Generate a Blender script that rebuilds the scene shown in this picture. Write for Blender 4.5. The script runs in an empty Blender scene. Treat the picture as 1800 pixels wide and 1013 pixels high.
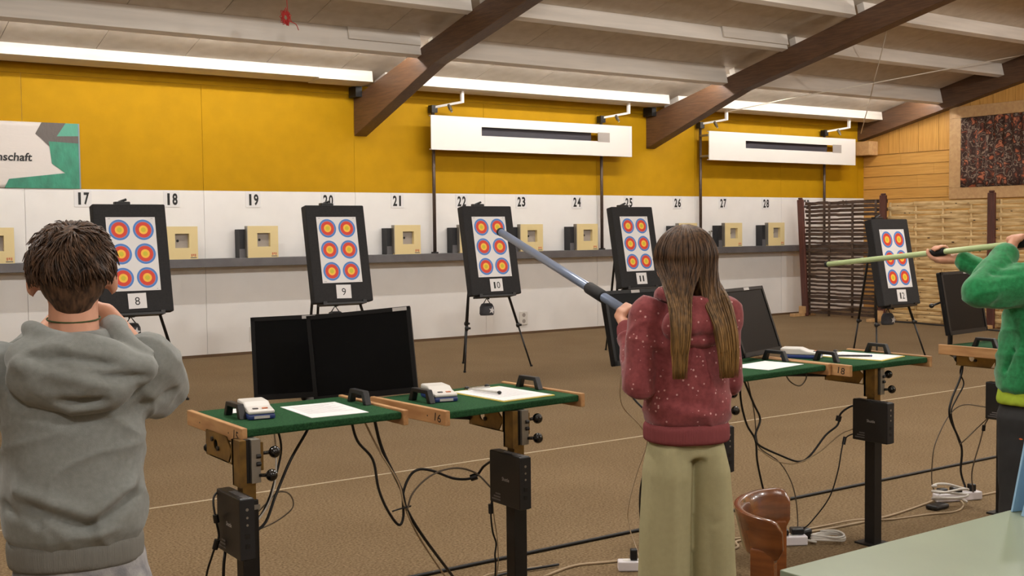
import bpy, bmesh, math, random
from mathutils import Vector, Matrix, noise
R = math.radians
rnd = random.Random(7)
sc = bpy.context.scene
col = sc.collection

# ------------------------------------------------------------------ camera
YAW, PIT, ROLL = 0.6092053, 0.0490598, -0.0110864
cd = bpy.data.cameras.new('camera'); cam = bpy.data.objects.new('camera', cd); col.objects.link(cam)
cd.sensor_fit = 'HORIZONTAL'; cd.sensor_width = 36.0; cd.lens = 36.0*2009.72/1800.0
cd.clip_start = 0.05; cd.clip_end = 100
r0 = Vector((math.cos(YAW), -math.sin(YAW), 0))
fw = Vector((math.sin(YAW)*math.cos(PIT), math.cos(YAW)*math.cos(PIT), -math.sin(PIT)))
u0 = r0.cross(fw)
cr, sr = math.cos(ROLL), math.sin(ROLL)
rt = r0*cr + u0*sr; up = u0*cr - r0*sr
cam.matrix_world = Matrix(((rt.x, up.x, -fw.x, 0), (rt.y, up.y, -fw.y, 0), (rt.z, up.z, -fw.z, 1.5), (0, 0, 0, 1)))
sc.camera = cam

# ------------------------------------------------------------------ world and exposure
w = bpy.data.worlds.new('world'); sc.world = w; w.use_nodes = True
w.node_tree.nodes['Background'].inputs[0].default_value = (1.0, 0.93, 0.85, 1)
w.node_tree.nodes['Background'].inputs[1].default_value = 0.0
vs = sc.view_settings
vs.view_transform = 'Standard'; vs.look = 'None'; vs.gamma = 1.0; vs.use_curve_mapping = False
vs.exposure = 0.0
COVE_E = 122.0       # radiance of the fluorescent tubes hidden behind the first purlin
HALL_W = 255.0      # ceiling lamps above the shooting line, outside the picture
REAR_W = 140.0      # ceiling lamps behind the camera
HALL_COL = (1.0, 0.975, 0.94)

# ------------------------------------------------------------------ key dimensions (metres)
YW = 13.66          # target wall
XR = 17.47          # right wall
XL = -7.0; YB = -5.0
LANE = 1.0311953; X17 = 3.50998
NUMW = {8:'eight',9:'nine',10:'ten',11:'eleven',12:'twelve',16:'sixteen',17:'seventeen',18:'eighteen',19:'nineteen',20:'twenty',21:'twenty-one',22:'twenty-two',23:'twenty-three',24:'twenty-four',25:'twenty-five',26:'twenty-six',27:'twenty-seven',28:'twenty-eight',29:'twenty-nine',30:'thirty',15:'fifteen'}
def lane(n): return X17 + LANE*(n-17)
def zceil(y): return 3.87 + 0.245*(11.93-y)

# ------------------------------------------------------------------ materials
def lin(c):
    return tuple(((v/255.0)/12.92 if v/255.0 <= 0.04045 else ((v/255.0+0.055)/1.055)**2.4) for v in c)
MATS = {}
def mat(name, rgb, rough=0.6, metal=0.0, var=0.0, scale=20.0, bump=0.0, bscale=None, stretch=(1, 1, 1), rgb2=None, coat=0.0,
        spec=0.5, emit=0.0, detail=4.0, sheen=0.0, lo=0.35, hi=0.65, trans=0.0):
    if name in MATS: return MATS[name]
    m = bpy.data.materials.new(name); m.use_nodes = True
    nt = m.node_tree; b = nt.nodes['Principled BSDF']
    c = lin(rgb)
    b.inputs['Base Color'].default_value = (*c, 1)
    b.inputs['Roughness'].default_value = rough; b.inputs['Metallic'].default_value = metal
    b.inputs['Specular IOR Level'].default_value = spec
    b.inputs['Coat Weight'].default_value = coat
    if sheen:
        b.inputs['Sheen Weight'].default_value = sheen; b.inputs['Sheen Roughness'].default_value = 0.5
    if trans: b.inputs['Transmission Weight'].default_value = trans
    if emit:
        b.inputs['Emission Color'].default_value = (*c, 1); b.inputs['Emission Strength'].default_value = emit
    if var > 0 or rgb2 or bump > 0:
        tc = nt.nodes.new('ShaderNodeTexCoord'); mp = nt.nodes.new('ShaderNodeMapping')
        mp.inputs['Scale'].default_value = stretch
        nt.links.new(tc.outputs['Object'], mp.inputs['Vector'])
        n = nt.nodes.new('ShaderNodeTexNoise'); n.inputs['Scale'].default_value = scale; n.inputs['Detail'].default_value = detail
        nt.links.new(mp.outputs[0], n.inputs['Vector'])
        if var > 0 or rgb2:
            c2 = lin(rgb2) if rgb2 else tuple(max(0, v*(1-var)) for v in c)
            c1 = c if rgb2 else tuple(min(1, v*(1+var)) for v in c)
            rp = nt.nodes.new('ShaderNodeValToRGB')
            rp.color_ramp.elements[0].position = lo; rp.color_ramp.elements[1].position = hi
            rp.color_ramp.elements[0].color = (*c2, 1); rp.color_ramp.elements[1].color = (*c1, 1)
            nt.links.new(n.outputs['Fac'], rp.inputs[0]); nt.links.new(rp.outputs[0], b.inputs['Base Color'])
        if bump > 0:
            n2 = nt.nodes.new('ShaderNodeTexNoise'); n2.inputs['Scale'].default_value = bscale or scale; n2.inputs['Detail'].default_value = 3
            nt.links.new(mp.outputs[0], n2.inputs['Vector'])
            bp = nt.nodes.new('ShaderNodeBump'); bp.inputs['Strength'].default_value = bump; bp.inputs['Distance'].default_value = 0.01
            nt.links.new(n2.outputs['Fac'], bp.inputs['Height']); nt.links.new(bp.outputs[0], b.inputs['Normal'])
    MATS[name] = m
    return m

def carpet_mat():
    m = mat('carpet', (148, 127, 98), 0.95, rgb2=(96, 77, 54), scale=85, bump=0.5, bscale=220, detail=8, spec=0.1, lo=0.3, hi=0.7)
    nt = m.node_tree; b = nt.nodes['Principled BSDF']
    src = b.inputs['Base Color'].links[0].from_socket
    tc = [n for n in nt.nodes if n.type == 'TEX_COORD'][0]
    n = nt.nodes.new('ShaderNodeTexNoise'); n.inputs['Scale'].default_value = 1.3; n.inputs['Detail'].default_value = 4
    nt.links.new(tc.outputs['Object'], n.inputs['Vector'])
    mx = nt.nodes.new('ShaderNodeMix'); mx.data_type = 'RGBA'; mx.blend_type = 'MULTIPLY'; mx.inputs[0].default_value = 0.35
    rp = nt.nodes.new('ShaderNodeValToRGB'); rp.color_ramp.elements[0].position = 0.3; rp.color_ramp.elements[1].position = 0.7
    rp.color_ramp.elements[0].color = (.68, .64, .58, 1); rp.color_ramp.elements[1].color = (1, 1, 1, 1)
    nt.links.new(n.outputs['Fac'], rp.inputs[0]); nt.links.new(src, mx.inputs[6]); nt.links.new(rp.outputs[0], mx.inputs[7])
    nt.links.new(mx.outputs[2], b.inputs['Base Color'])
    return m
M_carpet = carpet_mat()
M_white = mat('white_board', (236, 233, 230), 0.55, var=0.02, scale=3, bump=0.05, bscale=150)
M_yellow = mat('yellow_board', (176, 132, 6), 0.7, var=0.04, scale=5, bump=0.08, bscale=180, spec=0.15)
M_plaster = mat('plaster', (190, 178, 160), 0.8, var=0.05, scale=4)
M_ledge = mat('grey_metal', (104, 102, 104), 0.45, metal=0.3, var=0.1, scale=6)
M_panel = mat('chipboard', (206, 196, 182), 0.8, rgb2=(188, 176, 160), scale=6, bump=0.1, bscale=120, lo=0.25, hi=0.75)
M_purlin = mat('white_painted_wood', (218, 210, 200), 0.65, var=0.06, scale=4, stretch=(.3, 4, 4))
M_beam = mat('brown_beam', (94, 66, 44), 0.5, rgb2=(74, 50, 34), scale=9, stretch=(6, .5, 6), bump=0.15, bscale=30)
M_plate = mat('brown_timber', (86, 58, 32), 0.6, var=0.15, scale=10, stretch=(.4, 6, 6))
M_plank = mat('honey_plank', (212, 160, 84), 0.42, rgb2=(196, 144, 70), scale=5, stretch=(4, .5, 9), bump=0.05, bscale=40)
M_plankv = mat('honey_plank_vertical', (208, 156, 80), 0.42, rgb2=(190, 138, 66), scale=5, stretch=(4, 9, .5), bump=0.05, bscale=40)
M_frame = mat('tan_frame_wood', (198, 160, 112), 0.5, rgb2=(184, 144, 98), scale=6, stretch=(4, 3, 3))
M_black = mat('black_plastic', (20, 19, 20), 0.42)
M_steel = mat('black_steel', (24, 22, 21), 0.5, metal=0.2, var=0.2, scale=15)
M_foam = mat('black_foam', (34, 33, 34), 0.85, var=0.15, scale=60, bump=0.15, bscale=200)
M_paper = mat('white_paper', (228, 226, 226), 0.7)
M_papershade = mat('printed_grey', (176, 176, 180), 0.7)
M_blue = mat('target_blue', (70, 126, 200), 0.6)
M_lblue = mat('target_pale_blue', (120, 140, 196), 0.6)
M_red = mat('target_red', (214, 62, 40), 0.6)
M_ora = mat('target_orange', (222, 92, 44), 0.6)
M_yel = mat('target_yellow', (246, 192, 62), 0.6)
M_grn = mat('target_lime', (206, 190, 44), 0.6)
M_ink = mat('black_ink', (18, 17, 18), 0.6)
M_cream = mat('cream_plastic', (226, 206, 152), 0.45)
M_housing = mat('black_housing', (26, 26, 30), 0.5)
M_card = mat('grey_card', (160, 152, 146), 0.8)
M_redprint = mat('red_print', (206, 128, 92), 0.6)
M_pole = mat('brown_steel_pole', (92, 78, 70), 0.4, metal=0.5, var=0.1, scale=20)
M_lampwhite = mat('white_lamp_sheet', (232, 228, 222), 0.45)
M_navy = mat('dark_navy_metal', (38, 36, 46), 0.5)
M_chrome = mat('chrome', (190, 188, 184), 0.2, metal=1.0)
M_tube = mat('lit_tube', (255, 252, 247), 0.4, emit=COVE_E)
M_fencepost = mat('red_brown_post', (92, 48, 36), 0.55, rgb2=(70, 36, 28), scale=8, stretch=(6, 6, .6))
M_slat = mat('dark_brown_slat', (86, 64, 48), 0.7, rgb2=(52, 38, 30), scale=7, stretch=(9, 1, 9))
M_bamboo = mat('bamboo', (228, 198, 144), 0.55, rgb2=(186, 150, 98), scale=6, stretch=(8, .8, 8), lo=0.25, hi=0.7)
M_knot = mat('bamboo_knot', (74, 52, 30), 0.7)
M_felt = mat('green_felt', (44, 84, 52), 0.95, rgb2=(30, 62, 38), scale=160, bump=0.3, bscale=300, spec=0.1)
M_pine = mat('pine_board', (190, 146, 98), 0.6, rgb2=(166, 120, 76), scale=6, stretch=(6, 1, 6))
M_zinc = mat('yellow_zinc_steel', (158, 126, 66), 0.4, metal=0.75, rgb2=(116, 92, 56), scale=14)
M_alu = mat('grey_steel', (150, 144, 134), 0.4, metal=0.6)
M_knob = mat('black_knob', (10, 10, 11), 0.15, coat=0.4)
M_screen = mat('screen_glass', (6, 6, 7), 0.45, spec=0.12)
M_bezel = mat('monitor_bezel', (14, 13, 14), 0.45, spec=0.3)
M_lbl = mat('pale_label', (196, 192, 190), 0.6)
M_dev = mat('white_device', (208, 204, 198), 0.45)
M_devblue = mat('blue_device_base', (36, 56, 116), 0.45)
M_cableb = mat('black_cable', (14, 13, 13), 0.5)
M_cablew = mat('white_cable', (206, 200, 192), 0.5)
M_cablebe = mat('beige_cable', (164, 142, 112), 0.55)
M_cablegrey = mat('grey_cable', (96, 84, 70), 0.55)
M_tape = mat('white_line_tape', (190, 174, 148), 0.8)
M_strip = mat('white_power_strip', (222, 216, 220), 0.4)
M_wood = mat('varnished_chair_wood', (134, 76, 34), 0.25, rgb2=(90, 48, 20), scale=5, stretch=(1, 1, 6), coat=0.6)
M_woodd = mat('dark_chair_wood', (62, 34, 18), 0.4, var=0.2, scale=10)
M_tabletop = mat('grey_green_laminate', (132, 142, 120), 0.3, var=0.06, scale=3)
M_tabledge = mat('dark_table_edge', (36, 40, 34), 0.6)
M_bluecard = mat('light_blue_card', (140, 178, 206), 0.6)
M_skin = mat('skin', (206, 150, 122), 0.55, var=0.06, scale=12)
M_eye = mat('eye_white', (226, 222, 216), 0.3)
M_hoodgrey = mat('grey_sweat_fabric', (134, 137, 134), 0.95, var=0.06, scale=90, bump=0.12, bscale=500, sheen=0.2, spec=0.1)
M_jeans = mat('pale_grey_denim', (168, 166, 166), 0.9, rgb2=(128, 128, 132), scale=26, bump=0.2, bscale=300, spec=0.1)
M_pantsage = mat('sage_fabric', (172, 165, 128), 0.9, var=0.025, scale=60, bump=0.08, bscale=300, spec=0.15)
M_fleece = mat('green_fleece', (42, 138, 82), 0.95, rgb2=(32, 116, 66), scale=60, bump=0.2, bscale=400, sheen=0.4, spec=0.1)
M_lime = mat('lime_jersey', (164, 186, 62), 0.9, var=0.05, scale=60, spec=0.1)
M_blackpants = mat('black_track_fabric', (30, 30, 31), 0.75, var=0.1, scale=30)
M_orange = mat('orange_print', (208, 96, 40), 0.7)
M_shoe = mat('dark_shoe', (40, 38, 40), 0.6)
M_cordgreen = mat('green_cord', (66, 78, 40), 0.8)
M_gunblue = mat('blue_grey_tube', (128, 142, 168), 0.28, metal=0.35)
M_gungreen = mat('pale_green_tube', (188, 206, 152), 0.4)
M_grip = mat('black_foam_grip', (16, 15, 17), 0.8)
M_redyarn = mat('red_yarn', (168, 44, 40), 0.9)
M_string = mat('white_string', (206, 196, 180), 0.8)
M_bag = mat('charcoal_canvas', (58, 58, 62), 0.85, var=0.1, scale=40)
M_star = mat('pale_star_print', (206, 204, 204), 0.7)
M_ban = mat('banner_white', (214, 206, 200), 0.5, bump=0.35, bscale=5, stretch=(1, 1, 3))
M_bangr = mat('banner_green', (46, 134, 106), 0.45, rgb2=(38, 112, 88), scale=4, bump=0.5, bscale=7, stretch=(3, 1, 1.5))
M_banlg = mat('banner_light_green', (72, 146, 124), 0.45, bump=0.5, bscale=7, stretch=(3, 1, 1.5))
M_bandk = mat('banner_dark_grey', (82, 74, 70), 0.45, bump=0.5, bscale=7, stretch=(3, 1, 1.5))
M_banedge = mat('banner_hem', (126, 138, 142), 0.6)
M_socket = mat('socket_white', (222, 218, 212), 0.45)

def dot_hoodie():
    m = mat('dusty_red_dotted_fabric', (144, 74, 76), 0.95, rgb2=(128, 63, 66), scale=70, bump=0.1, bscale=450, sheen=0.25, spec=0.1)
    nt = m.node_tree; b = nt.nodes['Principled BSDF']
    src = b.inputs['Base Color'].links[0].from_socket
    tc = [n for n in nt.nodes if n.type == 'TEX_COORD'][0]
    v = nt.nodes.new('ShaderNodeTexVoronoi'); v.inputs['Scale'].default_value = 46.0; v.inputs['Randomness'].default_value = 0.9
    nt.links.new(tc.outputs['Object'], v.inputs['Vector'])
    lt = nt.nodes.new('ShaderNodeMath'); lt.operation = 'LESS_THAN'; lt.inputs[1].default_value = 0.155
    nt.links.new(v.outputs['Distance'], lt.inputs[0])
    mx = nt.nodes.new('ShaderNodeMix'); mx.data_type = 'RGBA'
    mx.inputs[7].default_value = (*lin((206, 160, 156)), 1)
    nt.links.new(lt.outputs[0], mx.inputs[0]); nt.links.new(src, mx.inputs[6]); nt.links.new(mx.outputs[2], b.inputs['Base Color'])
    return m
M_hoodred = dot_hoodie()
M_hoodband = mat('dusty_red_rib', (132, 70, 72), 0.95, var=0.05, scale=60, bump=0.25, bscale=160, stretch=(3, 3, .15), spec=0.1)
M_hoodgreyband = mat('grey_rib', (122, 121, 116), 0.95, var=0.05, scale=60, bump=0.2, bscale=160, stretch=(3, 3, .15), spec=0.1)

def hair_mat(name, dark, light, zlo=None, zhi=None, tip=None):
    m = bpy.data.materials.new(name); m.use_nodes = True
    nt = m.node_tree; b = nt.nodes['Principled BSDF']; b.inputs['Roughness'].default_value = 0.5
    b.inputs['Specular IOR Level'].default_value = 0.3
    tc = nt.nodes.new('ShaderNodeTexCoord'); mp = nt.nodes.new('ShaderNodeMapping'); mp.inputs['Scale'].default_value = (1, 1, .08)
    nt.links.new(tc.outputs['Object'], mp.inputs['Vector'])
    n = nt.nodes.new('ShaderNodeTexNoise'); n.inputs['Scale'].default_value = 110; n.inputs['Detail'].default_value = 3
    nt.links.new(mp.outputs[0], n.inputs['Vector'])
    rp = nt.nodes.new('ShaderNodeValToRGB'); rp.color_ramp.elements[0].position = .35; rp.color_ramp.elements[1].position = .7
    rp.color_ramp.elements[0].color = (*lin(dark), 1); rp.color_ramp.elements[1].color = (*lin(light), 1)
    nt.links.new(n.outputs['Fac'], rp.inputs[0]); out = rp.outputs[0]
    if tip:
        sx = nt.nodes.new('ShaderNodeSeparateXYZ'); nt.links.new(tc.outputs['Object'], sx.inputs[0])
        mr = nt.nodes.new('ShaderNodeMapRange'); mr.inputs[1].default_value = zhi; mr.inputs[2].default_value = zlo
        nt.links.new(sx.outputs['Z'], mr.inputs[0])
        mx = nt.nodes.new('ShaderNodeMix'); mx.data_type = 'RGBA'; mx.blend_type = 'MIX'
        rp2 = nt.nodes.new('ShaderNodeValToRGB'); rp2.color_ramp.elements[0].position = .35; rp2.color_ramp.elements[1].position = .7
        rp2.color_ramp.elements[0].color = (*lin(tuple(v*.62 for v in tip)), 1); rp2.color_ramp.elements[1].color = (*lin(tip), 1)
        nt.links.new(n.outputs['Fac'], rp2.inputs[0])
        nt.links.new(mr.outputs[0], mx.inputs[0]); nt.links.new(out, mx.inputs[6]); nt.links.new(rp2.outputs[0], mx.inputs[7]); out = mx.outputs[2]
    nt.links.new(out, b.inputs['Base Color'])
    return m
M_hairboy = hair_mat('dark_brown_hair', (46, 33, 25), (104, 76, 56))
M_hairgirl = hair_mat('long_brown_hair', (54, 38, 27), (108, 80, 56), 1.10, 1.36, (178, 136, 80))

def curtain_mat():
    m = bpy.data.materials.new('floral_curtain'); m.use_nodes = True
    nt = m.node_tree; b = nt.nodes['Principled BSDF']; b.inputs['Roughness'].default_value = 0.9
    tc = nt.nodes.new('ShaderNodeTexCoord')
    n = nt.nodes.new('ShaderNodeTexNoise'); n.inputs['Scale'].default_value = 8.0; n.inputs['Detail'].default_value = 2; n.inputs['Distortion'].default_value = 0.4
    nt.links.new(tc.outputs['Object'], n.inputs['Vector'])
    rp = nt.nodes.new('ShaderNodeValToRGB'); cr_ = rp.color_ramp
    cr_.elements[0].position = 0.0; cr_.elements[0].color = (*lin((196, 112, 78)), 1)
    cr_.elements[1].position = 1.0; cr_.elements[1].color = (*lin((150, 66, 48)), 1)
    for p, c in ((.30, (190, 106, 72)), (.36, (104, 62, 48)), (.42, (62, 44, 38)), (.475, (74, 52, 44)), (.50, (158, 138, 120)), (.53, (80, 60, 50)), (.58, (56, 40, 35)), (.635, (120, 66, 50)), (.68, (206, 128, 92)), (.73, (90, 58, 46))):
        e = cr_.elements.new(p); e.color = (*lin(c), 1)
    nt.links.new(n.outputs['Fac'], rp.inputs[0]); nt.links.new(rp.outputs[0], b.inputs['Base Color'])
    return m
M_curtain = curtain_mat()

# ------------------------------------------------------------------ mesh helpers
class MB:
    def __init__(s): s.v = []; s.f = []; s.mi = []
    def add(s, vs_, fs, mi=0):
        o = len(s.v); s.v += [Vector(v) for v in vs_]
        for f in fs: s.f.append(tuple(i+o for i in f)); s.mi.append(mi)
        return s
    def box(s, x0, x1, y0, y1, z0, z1, M=None, mi=0):
        vs_ = [Vector((x, y, z)) for z in (z0, z1) for y in (y0, y1) for x in (x0, x1)]
        if M is not None: vs_ = [M @ v for v in vs_]
        return s.add(vs_, [(0, 2, 3, 1), (4, 5, 7, 6), (0, 1, 5, 4), (2, 6, 7, 3), (0, 4, 6, 2), (1, 3, 7, 5)], mi)
    def bar(s, a, b, w_, h_, mi=0, upv=(0, 0, 1)):
        a, b = Vector(a), Vector(b); d = (b-a).normalized(); u = Vector(upv)
        if abs(d.dot(u)) > .99: u = Vector((0, 1, 0))
        x = d.cross(u).normalized(); y = x.cross(d).normalized()
        vs_ = [p + x*(sx*w_/2) + y*(sy*h_/2) for p in (a, b) for sy in (-1, 1) for sx in (-1, 1)]
        return s.add(vs_, [(0, 2, 3, 1), (4, 5, 7, 6), (0, 1, 5, 4), (2, 6, 7, 3), (0, 4, 6, 2), (1, 3, 7, 5)], mi)
    def tube(s, pts, r, n=8, mi=0, cap=True):
        pts = [Vector(p) for p in pts]; m = len(pts)
        rs = r if isinstance(r, (list, tuple)) else [r]*m
        d = (pts[1]-pts[0]).normalized()
        u = d.cross(Vector((0, 0, 1)))
        if u.length < .05: u = d.cross(Vector((0, 1, 0)))
        u.normalize(); rings = []
        vs_ = []
        for i, p in enumerate(pts):
            if i == 0: t = pts[1]-pts[0]
            elif i == m-1: t = pts[-1]-pts[-2]
            else: t = pts[i+1]-pts[i-1]
            if t.length < 1e-9: t = d.copy()
            t.normalize(); u = u - t*u.dot(t)
            if u.length < 1e-6: u = t.orthogonal()
            u.normalize(); v = t.cross(u)
            for k in range(n):
                a = 2*math.pi*k/n
                vs_.append(p + (u*math.cos(a)+v*math.sin(a))*rs[i])
        fs = []
        for i in range(m-1):
            for k in range(n):
                fs.append((i*n+k, i*n+(k+1) % n, (i+1)*n+(k+1) % n, (i+1)*n+k))
        if cap: fs.append(tuple(range(n-1, -1, -1))); fs.append(tuple((m-1)*n+k for k in range(n)))
        return s.add(vs_, fs, mi)
    def capsule(s, a, b, ra, rb, n=12):
        a, b = Vector(a), Vector(b); d = (b-a); L = d.length; d = d/L if L > 1e-6 else Vector((0, 0, 1))
        pts = []; rs = []
        for k in range(5):
            t = math.pi/2*(1-k/4.0); pts.append(a - d*(ra*math.sin(t))); rs.append(max(ra*math.cos(t), 1e-4))
        for k in range(5):
            t = math.pi/2*(k/4.0); pts.append(b + d*(rb*math.sin(t))); rs.append(max(rb*math.cos(t), 1e-4))
        return s.tube(pts, rs, n)
    def ell(s, c, r, M=None, nu=16, nv=10):
        c = Vector(c); vs_ = []; fs = []
        for j in range(nv+1):
            th = math.pi*j/nv
            for i in range(nu):
                ph = 2*math.pi*i/nu
                p = Vector((r[0]*math.sin(th)*math.cos(ph), r[1]*math.sin(th)*math.sin(ph), r[2]*math.cos(th)))
                if M is not None: p = M @ p
                vs_.append(c+p)
        for j in range(nv):
            for i in range(nu):
                fs.append((j*nu+i, (j+1)*nu+i, (j+1)*nu+(i+1) % nu, j*nu+(i+1) % nu))
        return s.add(vs_, fs)
    def loft(s, rings, n=24):
        """rings: (cx, cy, cz, rx, ry) horizontal ellipses, bottom to top"""
        vs_ = []; fs = []; m = len(rings)
        for (cx, cy, cz, rx, ry) in rings:
            for k in range(n):
                a = 2*math.pi*k/n; ca, sa = math.cos(a), math.sin(a)
                e = 0.85
                vs_.append((cx+rx*math.copysign(abs(ca)**e, ca), cy+ry*math.copysign(abs(sa)**e, sa), cz))
        for i in range(m-1):
            for k in range(n):
                fs.append((i*n+k, i*n+(k+1) % n, (i+1)*n+(k+1) % n, (i+1)*n+k))
        fs.append(tuple(range(n-1, -1, -1))); fs.append(tuple((m-1)*n+k for k in range(n)))
        return s.add(vs_, fs)
    def prism(s, poly, M, t, mi=0):
        """poly in local xy, extruded 0..t along local z, through M"""
        n = len(poly)
        vs_ = [M @ Vector((p[0], p[1], 0)) for p in poly] + [M @ Vector((p[0], p[1], t)) for p in poly]
        fs = [tuple(range(n-1, -1, -1)), tuple(range(n, 2*n))]
        for i in range(n): fs.append((i, (i+1) % n, n+(i+1) % n, n+i))
        return s.add(vs_, fs, mi)
    def build(s, name, m, parent=None, smooth=False, bevel=0, loc=None):
        me = bpy.data.meshes.new(name); me.from_pydata([tuple(v) for v in s.v], [], s.f)
        ms = m if isinstance(m, (list, tuple)) else [m]
        for x in ms: me.materials.append(x)
        if len(ms) > 1:
            for p, i in zip(me.polygons, s.mi): p.material_index = i
        me.validate(); me.update()
        if smooth:
            me.polygons.foreach_set('use_smooth', [True]*len(me.polygons))
        o = bpy.data.objects.new(name, me); col.objects.link(o)
        if parent is not None: o.parent = parent
        if loc is not None: o.location = loc
        if bevel:
            b = o.modifiers.new('bevel', 'BEVEL'); b.width = bevel; b.segments = 2; b.limit_method = 'ANGLE'; b.angle_limit = R(40)
        return o
def tag(o, label, cat, group=None):
    o['label'] = label; o['category'] = cat
    if group: o['group'] = group
    return o
def thing(name, label, cat, loc=(0, 0, 0), rz=0, group=None):
    o = bpy.data.objects.new(name, None); col.objects.link(o); o.empty_display_size = .1
    o.location = loc; o.rotation_euler = (0, 0, rz)
    return tag(o, label, cat, group)
def struct(o): o['kind'] = 'structure'; return o
def dupe(o, parent=None, loc=None, name=None):
    c = o.copy(); col.objects.link(c)
    if parent is not None: c.parent = parent
    if loc is not None: c.location = loc
    return c
def smooth_path(pts, k=6):
    pts = [Vector(p) for p in pts]
    if len(pts) < 3: return pts
    P = [pts[0]*2-pts[1]] + pts + [pts[-1]*2-pts[-2]]; out = []
    for i in range(1, len(P)-2):
        a, b, c, d = P[i-1], P[i], P[i+1], P[i+2]
        for j in range(k):
            t = j/k
            out.append(.5*((2*b)+(c-a)*t+(2*a-5*b+4*c-d)*t*t+(3*b-a-3*c+d)*t**3))
    out.append(pts[-1]); return out
FONT_CACHE = {}
def text_polys(body, bold=0.0, shear=0.0):
    key = (body, bold, shear)
    if key not in FONT_CACHE:
        cu = bpy.data.curves.new('lettering', 'FONT'); cu.body = body; cu.size = 1; cu.offset = bold; cu.shear = shear; cu.resolution_u = 3
        o = bpy.data.objects.new('lettering', cu); col.objects.link(o)
        dg = bpy.context.evaluated_depsgraph_get()
        me = bpy.data.meshes.new_from_object(o.evaluated_get(dg))
        v = [x.co.copy() for x in me.vertices]; f = [tuple(p.vertices) for p in me.polygons]
        bpy.data.objects.remove(o); bpy.data.curves.remove(cu); bpy.data.meshes.remove(me)
        FONT_CACHE[key] = (v, f)
    return FONT_CACHE[key]
def text_into(mb, body, wd, ht, M, bold=0.02, shear=0.0, mi=0, center=True):
    """lettering fitted into wd x ht, in the local xy plane of M (centre at origin)"""
    v, f = text_polys(body, bold, shear)
    x0 = min(p.x for p in v); x1 = max(p.x for p in v); y0 = min(p.y for p in v); y1 = max(p.y for p in v)
    q = [M @ Vector(((p.x-x0)/(x1-x0)*wd-(wd/2 if center else 0), (p.y-y0)/(y1-y0)*ht-(ht/2 if center else 0), 0)) for p in v]
    mb.add(q, f, mi); return mb
def MX(x, y, z, *rots):
    m = Matrix.Translation((x, y, z))
    for ax, a in rots: m = m @ Matrix.Rotation(a, 4, ax)
    return m
WALLM = lambda x, y, z: MX(x, y, z, ('X', R(90)))      # local xy -> world xz, facing -Y
def remeshed(mb, name, m, parent, voxel=.008, it=6, disp=None, lam=.5):
    me = bpy.data.meshes.new(name); me.from_pydata([tuple(v) for v in mb.v], [], mb.f); me.update()
    bm = bmesh.new(); bm.from_mesh(me); bmesh.ops.recalc_face_normals(bm, faces=bm.faces); bm.to_mesh(me); bm.free()
    o = bpy.data.objects.new(name, me); col.objects.link(o)
    md = o.modifiers.new('r', 'REMESH'); md.mode = 'VOXEL'; md.voxel_size = voxel; md.adaptivity = 0
    sm = o.modifiers.new('s', 'SMOOTH'); sm.factor = lam; sm.iterations = it
    dg = bpy.context.evaluated_depsgraph_get()
    me2 = bpy.data.meshes.new_from_object(o.evaluated_get(dg))
    o.modifiers.clear(); o.data = me2; bpy.data.meshes.remove(me); me2.name = name
    if disp:
        ns = [v.normal.copy() for v in me2.vertices]
        for v, nn in zip(me2.vertices, ns):
            v.co += nn*disp(v.co)
        me2.update()
    me2.materials.clear(); me2.materials.append(m)
    me2.polygons.foreach_set('use_smooth', [True]*len(me2.polygons))
    if parent is not None: o.parent = parent
    return o

# ================================================================== SETTING
fl = MB().box(XL, XR, YB, YW, -.1, 0).build('floor', M_carpet); struct(fl)
tl = MB().box(-2, 14.5, 6.243, 6.257, 0, .003).build('floor_line', M_tape, fl)
wall_far = struct(MB().box(XL, XR+.15, YW, YW+.15, 0, 3.6).build('wall_far', M_plaster))
PW = 2.06; x = 4.94-6*PW
wme = yme = None
while x < XR-.05:
    x1 = min(x+PW, XR)
    a, b = max(x, XL)+.002, x1-.002
    if b-a > .1:
        MB().box(a, b, YW-.012, YW, 2.047, 3.33).build('yellow_panel', M_yellow, wall_far)
        MB().box(a, b, YW-.02, YW, 0.015, 2.045).build('white_panel', M_white, wall_far)
    x += PW
struct(MB().box(XL, XR, YW-.03, YW-.012, 0, .035).build('baseboard_far', mat('dark_skirting', (96, 72, 48), .6)))
ledge = struct(MB().box(XL, XR-.02, 13.42, YW-.02, 1.112, 1.216).build('trim_1', M_ledge, bevel=.004))
struct(MB().box(XL, XR, YW-.02, YW, 3.332, 3.45).build('trim_2', M_yellow))

wall_left = struct(MB().box(XL-.15, XL, YB, YW, 0, 5.7).build('wall_left', M_plaster))
wall_near = struct(MB().box(XL, XR, YB-.15, YB, 0, 5.7).build('wall_near', M_plaster))
wall_right = struct(MB().box(XR+.06, XR+.2, YB, YW, 0, 5.7).build('wall_right', M_plank))
# horizontal boards, then vertical boards above them
z = 0.0; k = 0
edges = [0.0, .2, .4, .6, .8, 1.0, 1.2, 1.4, 1.6, 1.82, 2.018, 2.204, 2.428, 2.623, 2.824]
for i in range(len(edges)-1):
    z0, z1 = edges[i], edges[i+1]
    cuts = [13.66, [12.167, 12.84, 11.9, 12.5][i % 4], 9.9-(i*.37) % 1.1, 6.5, 2.0, -1.5, YB]
    for a, b in zip(cuts[:-1], cuts[1:]):
        MB().box(XR, XR+.02, b+.0015, a-.0015, z0+.003, z1-.006).build('plank', M_plank, wall_right)
y = YW; ws = [.366, .182, .233, .4, .406, .234]
i = 0
while y > 5.0:
    wd = ws[i % 6]; i += 1
    MB().box(XR, XR+.02, y-wd+.004, y-.003, 2.83, 5.2).build('plank', M_plankv, wall_right)
    y -= wd

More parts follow.
